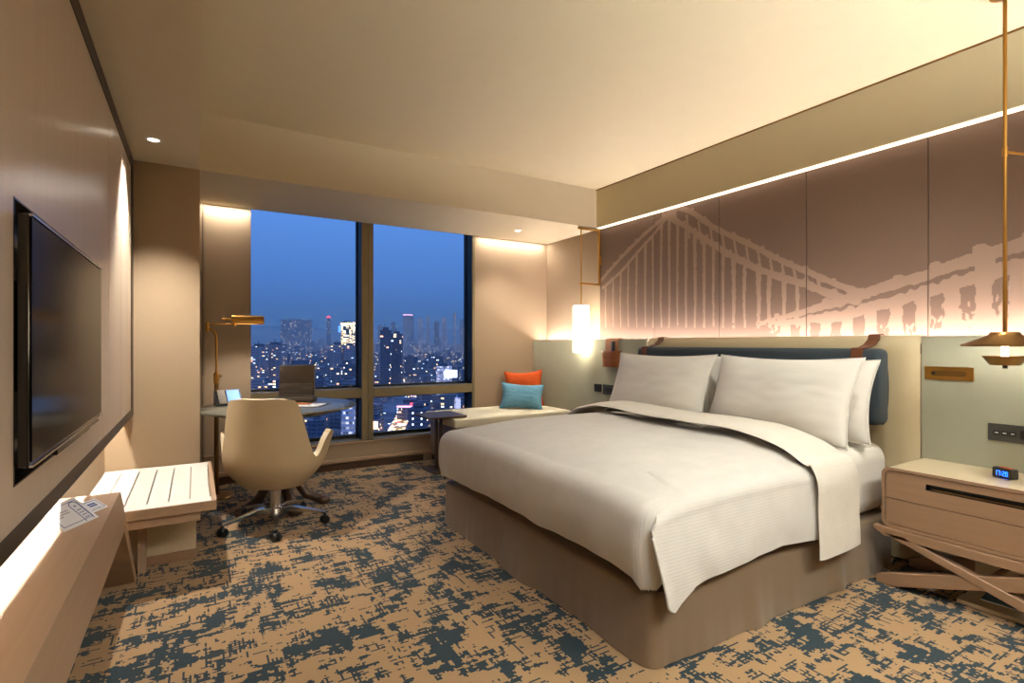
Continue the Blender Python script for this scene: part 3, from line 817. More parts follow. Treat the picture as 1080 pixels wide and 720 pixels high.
box(bm, -.0228, -.0214, -.0015, .0012, .022, .025); box(bm, -.0228, -.0214, -.0015, .0012, .033, .036)
obj('digits', bm, 'blueled', ck)

# items on the floor under the nightstand
st = thing('storage_tray', 'tan open tray lying on the carpet under the right nightstand', 'tray', (3.02, 1.0, 0))
bm = B(0, .24, -.34, .02, .001, .02, .002); box(bm, .215, .235, -.34, .02, .02, .15, .002); obj('tray', bm, 'oaktop', st)
mg = thing('magazine', 'blue patterned magazine lying in the tan tray under the nightstand', 'magazine', (3.035, .90, .021), R(4))
bm = B(.06, .17, -.11, .05, 0, .006); obj('pages', bm, 'paper', mg); obj('cover', B(.059, .171, -.111, .051, .006, .0075), 'blue', mg)
fb = thing('leather_folder', 'dark folder with a white sheet lying on the carpet under the nightstand', 'folder', (3.04, 1.275, .0), 0)
obj('cover', B(0, .22, -.10, .04, 0.001, .012, .002), 'framedark', fb); obj('sheet', B(.01, .2, -.155, -.105, .001, .010), 'paper', fb)

# brass recessed reading light plate
def onG(px, py, X=XG):
    u = (px-540)/553; d = X/(.5158+.8567*u); return (d*(.8567-.5158*u), CAM_H+(362-py)/553*d)
pl = thing('reading_light', 'flat rectangular brass reading light plate on the sage wall', 'reading light', (XG, 1.158, 1.075))
(ya, za), (yb, zb) = onG(975.5, 386), onG(1027.5, 402)
cy, cz, hw, hh = (ya+yb)/2, (za+zb)/2, abs(ya-yb)/2, abs(za-zb)/2
pl.location = (XG, cy, cz)
obj('plate', B(-.006, 0, -hw, hw, -hh, hh, .002), 'brass', pl)
bm = bmesh.new(); prism(bm, rrect(-hw*.72, hw*.72, -hh*.42, hh*.42, hh*.41), 0, -.011, -.006); obj('folding_head', bm, 'antique', pl, 40)
bm = bmesh.new(); lathe(bm, [(0, 0), (.007, 0), (.007, .004), (0, .004)], seg=16); bm.transform(Matrix.Translation((-.011, hw*.58, 0)) @ Matrix.Rotation(-pi/2, 4, 'Y')); obj('pivot', bm, 'black', pl)
# switch / socket plates
def wallplate(label, px0, px1, py0, py1, keys, mat='darkgrey', X=XG, ref='l'):
    (y0, z0), (y1, z1) = onG(px0, py0, X), onG(px1, py1, X)
    hw = abs(y0-y1)/2
    zt, zb = onG(px0, py0, X)[1], onG(px0, py1, X)[1]; hh = (zt-zb)/2
    t = thing('switch_plate', label, 'switch plate', (X, (y0+y1)/2, (zt+zb)/2))
    obj('plate', B(-.007, 0, -hw, hw, -hh, hh, .002), mat, t)
    for (a, b, c, d, m_, nm) in keys:
        obj(nm, B(-.0105-(.001 if nm == 'icon' else 0), -.007, hw-2*hw*b, hw-2*hw*a, -hh+2*hh*c, -hh+2*hh*d, .001), m_, t)
    return t
t = wallplate('long dark grey switch and socket plate above the right nightstand', 1042.5, 1110, 445.5, 463.5,
    [(.09, .21, .35, .62, 'black', 'button'), (.12, .18, .46, .52, 'paper', 'icon'), (.25, .31, .46, .52, 'paper', 'icon'), (.38, .44, .46, .52, 'paper', 'icon'), (.22, .34, .35, .62, 'black', 'button'), (.35, .47, .35, .62, 'black', 'button'), (.53, .70, .25, .75, 'black', 'socket'), (.76, .94, .25, .75, 'black', 'socket')])
wallplate('small square black switch left of the wider plate, low on the sage lining', 627.3, 634.5, 404.5, 412.5, [(.15, .85, .15, .85, 'black', 'button')], 'framedark')
wallplate('dark socket plate beside the small black switch, left of the pillows', 636.2, 651.5, 405, 415, [(.2, .8, .3, .7, 'black', 'socket')], 'darkgrey')
bt = obj('brass_tag', B(-.012, 0, -.02, .02, -.035, .035, .003), 'brass'); y_, z_ = onG(660.5, 380.5); bt.location = (XG, y_, z_)
tag(bt, 'small brass tag on the sage lining at the left pillow edge', 'tag')

# leather pocket hanging over the dado, remote inside
pk = thing('leather_pocket', 'tan leather pocket hung over the edge of the sage lining', 'pocket', (XG, 0, 0))
yk0, zk0 = onG(634.5, 371, XG-.03); yk1, zk1 = onG(653, 389, XG-.03); ym = (yk0+yk1)/2; wk = abs(yk0-yk1)
pk.location = (XG, ym, 0)
def hang(u, v):
    path = [(.055, 1.18), (.055, 1.238), (.045, 1.247), (.01, 1.247), (-.006, 1.235), (-.009, 1.20), (-.012, 1.10), (-.014, 1.0)]
    k = u*7; i = min(int(k), 6); t = k-i; w_ = wk*.36
    return (path[i][0]+(path[i+1][0]-path[i][0])*t, -w_+2*w_*v, path[i][1]+(path[i+1][1]-path[i][1])*t)
bm = bmesh.new(); solid(bm, hang, 28, 4, .005); obj('flap', bm, 'tan', pk, 40)
def pouch(u, v):
    a = -1+2*v; return (-.016-.046*(1-abs(a)**4)*(1 if u > .08 else .9)*(1-.25*u), a*wk*.54*(1-.10*u), 1.135-.155*u-.006*(1-a*a)*(u < .5))
bm = bmesh.new(); solid(bm, pouch, 12, 16, .004); obj('pouch', bm, 'tandark', pk, 40)
obj('pouch_bottom', B(-.045, -.012, -wk*.44, wk*.44, .978, .986, .003), 'tandark', pk)
rm = thing('remote_control', 'slim black remote control standing in the tan leather pocket', 'remote control', (XG-.034, ym-.045, 1.045))
obj('body', B(-.008, .008, -.022, .022, 0, .175, .006, seg=3), 'black', rm, 40)
bm = bmesh.new()
for k in range(3):
    for j in range(2): box(bm, -.010, -.0075, -.012+j*.014, -.002+j*.014, .135+k*.011, .142+k*.011, .001)
obj('buttons', bm, 'darkgrey', rm)

# ================================================================ PENDANTS
pd = thing('cylinder_pendant', 'opal glass cylinder pendant hung on a square brass wall bracket', 'pendant lamp', (3.30, 4.14, 0))
r_ = .007
bm = bmesh.new(); zt, zl = 2.352, 1.80
tube(bm, [(.236, 0, zl-.008), (.236, 0, zt+.008)], .013, 12); tube(bm, [(.236, 0, zt), (-.035, 0, zt)], .013, 12); tube(bm, [(.236, 0, zl), (-.02, 0, zl)], .010, 12)
box(bm, .235, .262, -.02, .02, 2.0, 2.1, .002); obj('bracket', bm, 'brass', pd, 40)
bm = bmesh.new(); tube(bm, [(0, 0, 1.585), (0, 0, zt)], .006, 10); obj('drop_rod', bm, 'brass', pd, 40)
bm = bmesh.new(); lathe(bm, [(0, 1.108), (.066, 1.108), (.078, 1.118), (.080, 1.13), (.080, 1.565), (.074, 1.576), (0, 1.576)], seg=32); obj('glass_shade', bm, 'lampshade', pd, 40)
bm = bmesh.new(); lathe(bm, [(0, 1.576), (.03, 1.576), (.03, 1.586), (0, 1.59)], seg=20); obj('top_cap', bm, 'brass', pd, 40)
bm = bmesh.new(); lathe(bm, [(0, 1.095), (.009, 1.095), (.009, 1.108), (0, 1.108)], seg=12); obj('finial', bm, 'brass', pd, 40)

pb = thing('brass_pendant', 'antique brass cone pendant hanging over the right nightstand', 'pendant lamp', (3.06, .86, 0))
def atp(px, D): return ray(px, D)
DP = 2.31
px_, py_ = ray(1060, DP); pb.location = (px_, py_, 0)
sc = DP/553
zr = lambda y: CAM_H+(362-y)*sc
bm = bmesh.new(); lathe(bm, [(0, ZC), (.052, ZC), (.052, ZC-.022), (.046, ZC-.026), (0, ZC-.026)], seg=32)
for a in (0.3, 3.4): lathe(bm, [(0, ZC-.030), (.006, ZC-.030), (.006, ZC-.025), (0, ZC-.025)], (.034*cos(a), .034*sin(a), 0), 10, 1)
obj('ceiling_rose', bm, ['brass', 'black'], pb, 40)
bm = bmesh.new(); tube(bm, [(0, 0, zr(303)), (0, 0, zr(160))], .0075, 12); tube(bm, [(0, 0, zr(160)), (0, 0, ZC-.02)], .0075, 12); tube(bm, [(0, 0, zr(303)), (0, 0, zr(351))], .0085, 12)
lathe(bm, [(0, -.02), (.010, -.02), (.010, .02), (0, .02)], (0, 0, zr(160)), 16)
obj('stem', bm, 'brass', pb, 40)
bm = bmesh.new(); tube(bm, [(0, 0, zr(160)), (.05, -.22, zr(160)-.10), (.09, -.42, zr(160)-.19)], .0055, 10); obj('side_arm', bm, 'brass', pb, 40)
bm = bmesh.new()
lathe(bm, [(0, zr(350)), (.048, zr(350)), (.054, zr(352.2)), (.057, zr(353.2)), (.150, zr(363.6)), (.150, zr(365.2)), (.146, zr(364.8)), (.060, zr(355)), (0, zr(355))], seg=48)
obj('cone_shade', bm, 'antique', pb, 30)
bm = bmesh.new(); lathe(bm, [(.076, zr(375.5)), (.078, zr(375.3)), (.052, zr(384.5)), (.049, zr(385)), (0, zr(385))], seg=40); lathe(bm, [(.075, zr(376)), (0, zr(378))], seg=40)
obj('lower_bowl', bm, 'antique', pb, 30)
bm = bmesh.new(); lathe(bm, [(0, zr(377.5)), (.013, zr(377.5)), (.013, zr(355)), (0, zr(355))], seg=20); obj('lit_tube', bm, 'bulb', pb, 40)
bm = bmesh.new(); lathe(bm, [(0, zr(385)), (.009, zr(385)), (.009, zr(388.5)), (0, zr(388.5))], seg=14); obj('black_knob', bm, 'black', pb, 40)
point('pendant_glow', (px_, py_, zr(370)), 8, .05)

# downlights
for (x, y, lab) in ((-.21, 3.64, 'round recessed downlight in the soffit by the television wall'), (2.86, 4.63, 'round recessed downlight in the soffit above the banquette')):
    d = thing('downlight', lab, 'downlight', (x, y, ZS), 0, 'recessed downlights in the soffits')
    bm = bmesh.new(); lathe(bm, [(.044, 0), (.044, -.004), (.030, -.006), (.027, -.001)], seg=28); obj('ring', bm, 'whitewood', d, 40)
    bm = bmesh.new(); lathe(bm, [(.027, -.002), (0, -.002)], seg=20); obj('lens', bm, 'ledlens', d)

# ================================================================ LEFT SIDE
# console with slanted leg
cs = thing('console_shelf', 'long low bleached oak console under the television with a slanted end leg', 'console', (0, 0, 0))
bm = bmesh.new()
prism(bm, [(YB+.05, .596), (2.64, .596), (2.79, .394), (YB+.05, .394)], 0, XL+.002, -.264)
obj('body', bm, 'oak', cs)
bm = bmesh.new(); prism(bm, [(2.641, .596), (2.66, .594), (3.31, 0), (3.235, 0), (2.791, .394)], 0, XL+.002, -.264)
obj('leg', bm, 'oak', cs)
# luggage bench
lb = thing('luggage_bench', 'white slatted luggage bench beside the column under the panel', 'bench', (0, 0, 0))
bx0, bx1, by0, by1 = XL+.004, .089, 3.075, 4.108
bm = bmesh.new(); ns_ = 6; wv = (bx1-.025-bx0)/ns_
for k in range(ns_):
    a = bx0+k*wv; box(bm, a+.002, a+wv-.004, by0+.10, by1-.10, .372, .398, .001)
box(bm, bx0, bx1-.022, by0+.012, by0+.10, .372, .398); box(bm, bx0, bx1-.022, by1-.10, by1, .372, .398)
obj('slatted_top', bm, 'whitewood', lb)
bm = bmesh.new(); box(bm, bx0, bx1, by0, by0+.012, .352, .400, .002); box(bm, bx1-.022, bx1, by0+.012, by1, .352, .400, .002); box(bm, bx0, bx1-.022, by0+.012, by1, .352, .372)
obj('rim', bm, 'oak', lb)
bm = bmesh.new(); box(bm, bx0, bx1-.07, by0+.03, by1-.02, .30, .352, .002); obj('apron', bm, 'oak', lb)
bm = bmesh.new(); box(bm, bx0+.0, bx1-.09, by0+.36, by1-.05, .05, .30, .002); obj('pedestal', bm, 'oaktop', lb)
bm = bmesh.new(); box(bm, bx0+.0, bx1-.085, by0+.355, by1-.045, .0, .05, .002); obj('plinth', bm, 'oakdark', lb)
bm = bmesh.new(); box(bm, -.262, -.225, 3.335, 3.38, 0, .30, .002); obj('support', bm, 'oak', lb)

# cards on the console
def card(label, loc, rz, w, h, tilt, big):
    t = thing('printed_card', label, 'card', loc, rz, 'printed cards on the console')
    Rm = Matrix.Rotation(tilt, 4, 'X')
    def pf(bm, a, b, c, d, off=.0006): 
        box(bm, a, c, -.0012-off, -.0012, b, d); return bm
    def fin(nm, bm, mat):
        bm.transform(Rm); return obj(nm, bm, mat, t)
    fin('board', B(-w/2, w/2, -.0012, .0012, 0, h), 'paper')
    bm = bmesh.new(); m_ = .012 if big else .006; q = .0018
    for a, b, c, d in ((-w/2+m_, m_, w/2-m_, m_+q), (-w/2+m_, h-m_-q, w/2-m_, h-m_), (-w/2+m_, m_, -w/2+m_+q, h-m_), (w/2-m_-q, m_, w/2-m_, h-m_)): pf(bm, a, b, c, d)
    if big:
        # remote control drawing
        x0, x1, y0, y1 = w*.17, w*.40, -.0+.004, h*.86
        pts = [(x0, y0), (x0, y1-.012), (x0+.006, y1-.004), (x0+.012, y1), (x1-.012, y1), (x1-.006, y1-.004), (x1, y1-.012), (x1, y0)]
        for (a, b), (c, d) in zip(pts, pts[1:]):
            dx, dz = c-a, d-b; L = math.hypot(dx, dz); nx, nz = -dz/L*.001, dx/L*.001
            prism(bm, [(a+nx, b+nz), (c+nx, d+nz), (c-nx, d-nz), (a-nx, b-nz)], 1, -.0019, -.0012)
        for r in range(4):
            for c in range(3): xx = x0+.008+c*(x1-x0-.02)/2; zz = h*.16+r*h*.11; pf(bm, xx, zz, xx+.0045, zz+.0035)
        pf(bm, (x0+x1)/2-.004, h*.66, (x0+x1)/2+.004, h*.70)
    else:
        for k in range(2): pf(bm, -w*.22, h*.42+k*h*.17, w*.22, h*.42+k*h*.17+h*.12)
    fin('print', bm, 'ink')
    bm = bmesh.new()
    if big:
        for k in range(3): pf(bm, -w*.38, h*(.62-.085*k), w*(.05 if k < 2 else -.18), h*(.655-.085*k))
    else: pf(bm, -w*.25, h*.2, w*.25, h*.26)
    fin('fine_print', bm, 'softink')
    return t
card('larger white card with a drawn remote control, propped on the console', (-.326, 2.236, .5975), R(62), .150, .108, R(-50), True)
card('small white card with two blue lines, behind the remote drawing card', (-.299, 2.398, .5975), R(59), .075, .058, R(-60), False)

# ================================================================ DESK GROUP
# round table
tb = thing('round_table', 'round charcoal topped table in front of the window', 'table', (.54, 4.25, 0))
bm = bmesh.new(); lathe(bm, [(0, .74), (.528, .74), (.538, .736), (.54, .728), (.53, .72), (.33, .672), (0, .67)], seg=72); obj('tabletop', bm, 'tabletop', tb, 30)
bm = bmesh.new(); lathe(bm, [(0, .67), (.12, .67), (.12, .655), (0, .655)], seg=24); obj('collar', bm, 'darkwood', tb)
for a in (-150, -78, -25, 75):
    a = R(a); c, s = cos(a), sin(a)
    pts = [(c*.06, s*.06, .66), (c*.08, s*.08, .40), (c*.12, s*.12, .16), (c*.19, s*.19, .07), (c*.29, s*.29, .035)]
    bm = bmesh.new(); tube(bm, pts, [.026, .028, .034, .036, .03], 12); lathe(bm, [(0, 0), (.04, 0), (.05, .012), (.048, .038), (.03, .052), (0, .055)], (c*.31, s*.31, .0), 20); obj('leg', bm, 'darkwood', tb, 50)
# things on the table
ph = thing('desk_phone', 'silver grey desk phone with blue screen on the round table', 'phone', (.20, 4.42, .741), R(8))
def wedge(bm, x0, x1, y0, y1, z0, za, zb): prism(bm, [(y0, z0), (y1, z0), (y1, zb), (y0, za)], 0, x0, x1)
bm = bmesh.new(); wedge(bm, -.08, .10, -.03, .075, 0, .012, .105); obj('body', bm, 'black', ph)
bm = bmesh.new(); prism(bm, [(-.031, .016), (.073, .108), (.073, .112), (-.035, .018)], 0, -.06, -.01); obj('handset', bm, 'chrome', ph)
bm = bmesh.new(); prism(bm, [(-.025, .022), (.068, .105), (.068, .108), (-.028, .023)], 0, .0, .085); obj('lcd', bm, 'phonelcd', ph)
fo = thing('desk_organizer', 'upright grey brown leather desk organizer on the table, window side', 'organizer', (.67, 4.45, .741), R(-26))
obj('back_board', B(-.135, .135, .05, .062, 0, .285, .004), 'folder', fo, 40)
obj('front_pocket', B(-.135, .125, .035, .048, .03, .14, .004), 'folder', fo, 40)
obj('stitched_edge', B(-.133, .123, .0335, .0355, .134, .138), 'foldedge', fo)
obj('back_edge', B(.1345, .1375, .049, .063, 0, .283), 'foldedge', fo)
obj('lower_pocket', B(-.132, .128, .012, .033, .015, .055, .004), 'folder', fo, 40)
obj('lower_edge', B(-.130, .126, .0105, .0125, .050, .054), 'foldedge', fo)
obj('base_tray', B(-.13, .16, -.06, .05, 0, .038, .006), 'folder', fo, 40)
pp_ = thing('writing_pad', 'white papers with an orange picture beside the leather organizer', 'papers', (.66, 4.13, .741), R(-30))
obj('pad', B(-.12, .16, -.10, .10, 0, .006), 'paper', pp_); obj('picture', B(-.08, .06, .0, .08, .006, .012, .002), 'snack', pp_); obj('leather_pad', B(-.14, .19, -.115, .12, -.0, .003), 'folder', pp_)

# desk chair: one moulded shell with wings that become arms
ch = thing('desk_chair', 'ivory leather swivel chair seen from behind at the round table', 'chair', (.447, 3.77, 0), R(-27))
# local: faces +Y, back at -Y
def shell(u, v):
    # u across -1..1 wrap angle, v height
    a = (u-.5)*2
    th = a*R(122); rx, ry = .285, .25; se = abs(a)
    x = rx*math.copysign(abs(sin(th))**.8, th) if abs(th) > 1e-6 else 0
    y = -ry*math.copysign(abs(cos(th))**.9, cos(th))
    sm = lambda t: t*t*(3-2*t)
    if se < .33: top = .862-.016*(se/.33)**3
    elif se < .58: top = .846-(.846-.47)*sm((se-.33)/.25)
    elif se < .78: top = .47+.155*sm((se-.58)/.20)
    else: top = .625-.07*((se-.78)/.22)**2
    z = .29+(top-.29)*v; hz = z
    c = min(1, max(0, (hz-.29)/.17)); w = .62+.38*sin(c*pi/2)
    if se < .6: w *= 1-.10*max(0, (z-.5)/.35)
    arm = max(0, (se-.52)/.48); x = x*w+math.copysign(.085*arm**.7*max(0, (z-.36)/.27)**1.3, a)
    y = y*w-.075*max(0, z-.42)/.43*(1-min(1, se/.6))
    return (x, y, z)
bm = bmesh.new(); solid(bm, shell, 90, 34, .036)
bmesh.ops.recalc_face_normals(bm, faces=bm.faces)
o = obj('back_shell', bm, 'seat', ch, 60)
bm = bmesh.new()
def seatp(sgn):
    def f(u, v):
        r = v; a = u*2*pi; rr = r
        x = .262*rr*math.copysign(abs(cos(a))**.7, cos(a)); y = .25*rr*math.copysign(abs(sin(a))**.7, sin(a))+.01
        return (x, y, (.455+.03*(1-r**4)) if sgn > 0 else .455-.055*sqrt(max(0, 1-r**2.5)))
    return f
grid(bm, seatp(1), 48, 12); grid(bm, seatp(-1), 48, 12, flip=True); bmesh.ops.remove_doubles(bm, verts=bm.verts, dist=.0006)
obj('seat', bm, 'seat', ch, 60)
bm = bmesh.new(); lathe(bm, [(0, .40), (.07, .40), (.09, .30), (.05, .285), (.028, .28), (.028, .24), (.036, .238), (.036, .13), (.045, .12), (.045, .075), (0, .07)], seg=28); obj('gas_column', bm, 'chrome', ch, 40)
for k in range(5):
    a = R(-96+k*72+27); c, s = cos(a), sin(a); A = ch
    bm = bmesh.new(); pts = [(c*.03, s*.03, .125), (c*.10, s*.10, .13), (c*.2, s*.2, .108), (c*.315, s*.315, .082)]
    # flat tapered arm
    sidev = Vector((-s, c, 0)); prev = None
    for i, p in enumerate(pts):
        w_ = [.024, .022, .017, .012][i]; h_ = [.045, .034, .024, .018][i]; p = Vector(p)
        q = [bm.verts.new(p+sidev*w_), bm.verts.new(p-sidev*w_), bm.verts.new(p-sidev*w_*.8-Vector((0, 0, h_))), bm.verts.new(p+sidev*w_*.8-Vector((0, 0, h_)))]
        if prev:
            for j in range(4): bm.faces.new((prev[j], prev[(j+1) % 4], q[(j+1) % 4], q[j]))
        else: bm.faces.new(q[::-1])
        prev = q
    bm.faces.new(prev); bmesh.ops.bevel(bm, geom=bm.edges[:], offset=.003, segments=2, affect='EDGES')
    l = obj('base_arm', bm, 'chrome', ch, 40)
    bm = bmesh.new(); cx, cy = c*.315, s*.315
    for sg in (-1, 1):
        Mt = Matrix.Translation((cx, cy, .028)) @ Matrix.Rotation(a+.6, 4, 'Z') @ Matrix.Rotation(pi/2, 4, 'X') @ Matrix.Translation((0, 0, sg*.014))
        b2 = bmesh.new(); lathe(b2, [(0, -.009), (.024, -.009), (.028, -.004), (.028, .004), (.024, .009), (0, .009)], seg=24); b2.transform(Mt)
        me = bpy.data.meshes.new('t'); b2.to_mesh(me); b2.free(); bm.from_mesh(me); bpy.data.meshes.remove(me)
    tube(bm, [(cx, cy, .03), (cx, cy, .072)], .009, 10)
    box(bm, cx-.018, cx+.018, cy-.018, cy+.018, .038, .056, .006)
    obj('castor', bm, 'black', l, 40)

# floor lamp
fl = thing('floor_lamp', 'brass reading floor lamp between the column and the round table', 'floor lamp', (.135, 4.70, 0))
bm = bmesh.new(); lathe(bm, [(0, 0), (.125, 0), (.128, .008), (.12, .018), (.02, .024), (0, .024)], seg=40); obj('base', bm, 'antique', fl, 30)
bm = bmesh.new(); tube(bm, [(0, 0, .02), (0, 0, .90)], .016, 16); obj('lower_pole', bm, 'antique', fl, 40)
bm = bmesh.new(); lathe(bm, [(0, .89), (.021, .89), (.021, .965), (.010, .975), (0, .975)], seg=20); tube(bm, [(.02, -.0, .945), (.036, -.005, .945)], .008, 10); obj('height_clamp', bm, 'brass', fl, 40)
bm = bmesh.new(); tube(bm, [(0, 0, .96), (0, 0, 1.22), (-.003, 0, 1.26), (-.016, 0, 1.295), (-.04, 0, 1.312), (-.062, 0, 1.318)], .0085, 12); obj('upper_pole', bm, 'brass', fl, 40)
bm = bmesh.new(); tube(bm, [(-.062, 0, 1.295), (-.062, 0, 1.365)], .012, 12); tube(bm, [(-.062, 0, 1.345), (.13, -.015, 1.352)], .0065, 10); tube(bm, [(.125, -.015, 1.335), (.125, -.015, 1.375)], .012, 12); tube(bm, [(.04, -.01, 1.388), (.14, -.018, 1.393)], .009, 10)
obj('swing_arm', bm, 'brass', fl, 40)
bm = bmesh.new()
def hd(u, v):
    a = R(-10)+R(200)*v; return (.105+.225*u, -.018-.052*cos(a)*1.0, 1.365+.058*sin(a))
solid(bm, hd, 4, 20, .004)
for xx in (.105, .33):
    pts = [(-.018-.052*cos(R(-10)+R(200)*k/16), 1.365+.058*sin(R(-10)+R(200)*k/16)) for k in range(17)]; prism(bm, pts, 0, xx-.002, xx+.002)
obj('lamp_shade', bm, 'brass', fl, 30)
bm = bmesh.new(); tube(bm, [(.13, -.018, 1.372), (.30, -.018, 1.372)], .009, 12); obj('bulb', bm, 'bulb', fl, 40)
spot('floor_lamp_light', (.135+.25, 4.68, 1.36), 14, 2.3, .6, None, WARM, .03)
# blind cord hanging by the column
bc = thing('blind_cord', 'thin blind cord hanging against the wall beside the column', 'cord', (.04, YW-.03, 0))
bm = bmesh.new(); tube(bm, [(0, 0, .28), (0, 0, 2.36)], .0022, 6); tube(bm, [(.02, 0, .28), (.02, 0, 2.36)], .0022, 6); tube(bm, [(0, 0, .28), (.005, 0, .262), (.015, 0, .262), (.02, 0, .28)], .0022, 6); obj('cord_loop', bm, 'foldedge', bc)

# ================================================================ BANQUETTE, CUSHIONS, SIDE TABLE
bq = thing('banquette', 'low built-in banquette with a cream seat in the window corner', 'banquette', (0, 0, 0))
bm = bmesh.new(); box(bm, 2.02, XG-.004, 4.36, YW-.004, .42, .505, .02, seg=4); obj('seat_cushion', bm, 'banq', bq, 50)
bm = bmesh.new(); box(bm, 2.08, XG-.004, 4.41, YW-.004, .06, .418, .006); obj('body', bm, 'banqside', bq)
bm = bmesh.new(); box(bm, 2.10, XG-.004, 4.43, YW-.004, 0, .06); obj('plinth', bm, 'framedark', bq)
place_pillow('orange_cushion', .42, .40, .13, 'orange', (3.10, 4.87, .503), R(8), R(60), 'orange square cushion leaning in the corner behind the blue one', 'cushion', None, 31, roll=R(-3), crease=.010, pinch=.16)
place_pillow('blue_cushion', .46, .29, .13, 'blue', (2.93, 4.68, .503), R(22), R(58), 'sky blue rectangular cushion leaning on the orange one', 'cushion', None, 37, roll=R(4), crease=.010, pinch=.16)
sd = thing('side_table', 'dark bronze square side table between the bed foot and window', 'side table', (1.975, 4.62, 0))
bm = B(-.19, .19, -.21, .17, .512, .53, .004); obj('top', bm, 'gunmetal', sd)
bm = bmesh.new(); box(bm, -.035, -.010, .0, .03, .018, .512, .002); box(bm, .010, .035, .0, .03, .018, .512, .002); obj('double_post', bm, 'gunmetal', sd)
bm = B(-.12, .20, -.15, .15, 0, .018, .004); obj('base_plate', bm, 'gunmetal', sd)

# ================================================================ CITY BEYOND THE GLASS
GZ = -78
struct('ground_city', B(-6000, 9000, 60, 14000, GZ-2, GZ), 'cityground')
rc = random.Random(11)
def block(bm, x, y, w, d, h, rot, rc, mi=0):
    n0 = len(bm.verts); b2 = bmesh.new()
    box(b2, -w/2, w/2, -d/2, d/2, 0, h)
    k = rc.random()
    if k < .6: box(b2, -w*.25, w*.2, -d*.2, d*.3, h, h+rc.uniform(3, 6))
    if k > .3: box(b2, -w/2-.4, w/2+.4, -d/2-.4, d/2+.4, h-1.2, h+.6)
    if k > .75: box(b2, -w*.35, -w*.1, d/2, d/2+3, h*.1, h*.9)
    b2.transform(Matrix.Translation((x, y, GZ)) @ Matrix.Rotation(rot, 4, 'Z'))
    me = bpy.data.meshes.new('t'); b2.to_mesh(me); b2.free(); bm.from_mesh(me); bpy.data.meshes.remove(me)
special = []
def tower(name, label, px0, px1, ytop, D, mat, depth=None, rot=0.0, top=None):
    x0, y0 = ray((px0+px1)/2, D); w = (px1-px0)/553*D; h = CAM_H+(362-ytop)/553*D-GZ; d = depth or w*.8
    t = thing(name, label, 'building', (x0, y0, GZ), -YAW+rot)
    bm = bmesh.new(); box(bm, -w/2, w/2, -d/2, d/2, 0, h)
    obj('facade', bm, mat, t)
    bm = bmesh.new(); box(bm, -w*.3, w*.25, -d*.3, d*.3, h, h+4); box(bm, -w*.1, -w*.06, -.5, .5, h+4, h+9); obj('rooftop', bm, 'city3', t)
    special.append((x0, y0, max(w, d)*.75)); return t, w, d, h
t, w, d, h = tower('lit_tower', 'tall tower with rows of golden lit windows left of the mullion', 361, 371, 340, 1500, 'citylit')
bm = bmesh.new(); box(bm, -w*.55, w*.55, -d*.55, d*.55, h-6, h-2); obj('crown_light', bm, 'citywarm', t)
bm = bmesh.new(); box(bm, -w*.75, -w*.55, -d*.6, -d*.5, h*.80, h*.93); obj('blue_sign', bm, 'cityblue', t)
t, w, d, h = tower('lit_tower', 'slim golden capped tower just left of the window mullion', 373, 378, 339.5, 1600, 'citylit')
bm = bmesh.new(); box(bm, -w*.55, w*.55, -d*.55, d*.55, h-7, h-1); obj('crown_light', bm, 'citywarm', t)
tower('slab_block', 'wide pale slab building on the skyline of the left pane', 297, 328, 337, 3900, 'city3', 40)
tower('dark_tower', 'dark twin tower block at the left of the right pane', 402, 412, 348, 760, 'city3')
tower('dark_tower', 'darker stepped tower block right of the twin tower', 413, 424, 352, 800, 'city3')
t, w, d, h = tower('white_block', 'white block with a glowing rooftop sign low in the right pane', 461, 476, 386, 700, 'citywhite')
bm = bmesh.new(); box(bm, w*.1, w*.95, -d*.6, -d*.5, h*.70, h*.9); obj('roof_sign', bm, 'citycool', t)
tower('striped_building', 'white building with glowing window bands in place of floodlight, seen beyond the round table', 362, 378, 424, 420, 'citywhite')
tower('apartment_block', 'pinkish apartment block behind the desk chair in the left pane', 267, 281, 365, 900, 'city2')
tower('apartment_block', 'second pinkish apartment block, right of the first one', 283, 300, 363, 930, 'city2')
tower('apartment_block', 'mauve apartment block just below the golden tower', 350, 362, 363, 1000, 'city2')
tower('apartment_block', 'tall mauve block touching the mullion below the golden tower', 364, 377, 364, 1000, 'city2')
t, w, d, h = tower('riverside_tower', 'dark tower with two columns of white lights behind the side table', 432, 452, 430, 420, 'city3')
for k in range(9):
    for s in (-.25, .2): obj('column_light', B(s*w-.5, s*w+.5, -d/2-.4, -d/2, h-4-k*4.5, h-2.6-k*4.5), 'citycool', t)
t, w, d, h = tower('mall_building', 'low building edged with a red and pink light strip, right pane', 423, 446, 424, 560, 'city1', 40)
bm = bmesh.new(); box(bm, -w*.5, w*.45, -d*.52, -d*.5, h-3.0, h-1.4); obj('pink_strip', bm, 'citypink', t)
bm = bmesh.new(); box(bm, w*.1, w*.5, -d*.53, -d*.51, h-1.3, h+1.6); obj('red_strip', bm, 'cityred', t)
t, w, d, h = tower('bright_hall', 'low hall with a glaring warm doorway at the mullion foot', 394, 402, 441, 420, 'city1', 20)
bm = bmesh.new(); box(bm, -w*.5, w*.5, -d*.53, -d*.51, h-7, h-1); obj('lit_front', bm, 'citywarm', t)
t, w, d, h = tower('market_building', 'pale building with a front glowing in place of floodlight, at the right jamb of the right pane', 481, 494, 418, 540, 'citywhite', 30)
bm = bmesh.new(); box(bm, -w*.4, w*.4, -d*.53, -d*.51, h*.3, h*.95); obj('lit_front', bm, 'citybright', t)  # glowing slab replaces floodlight on the front
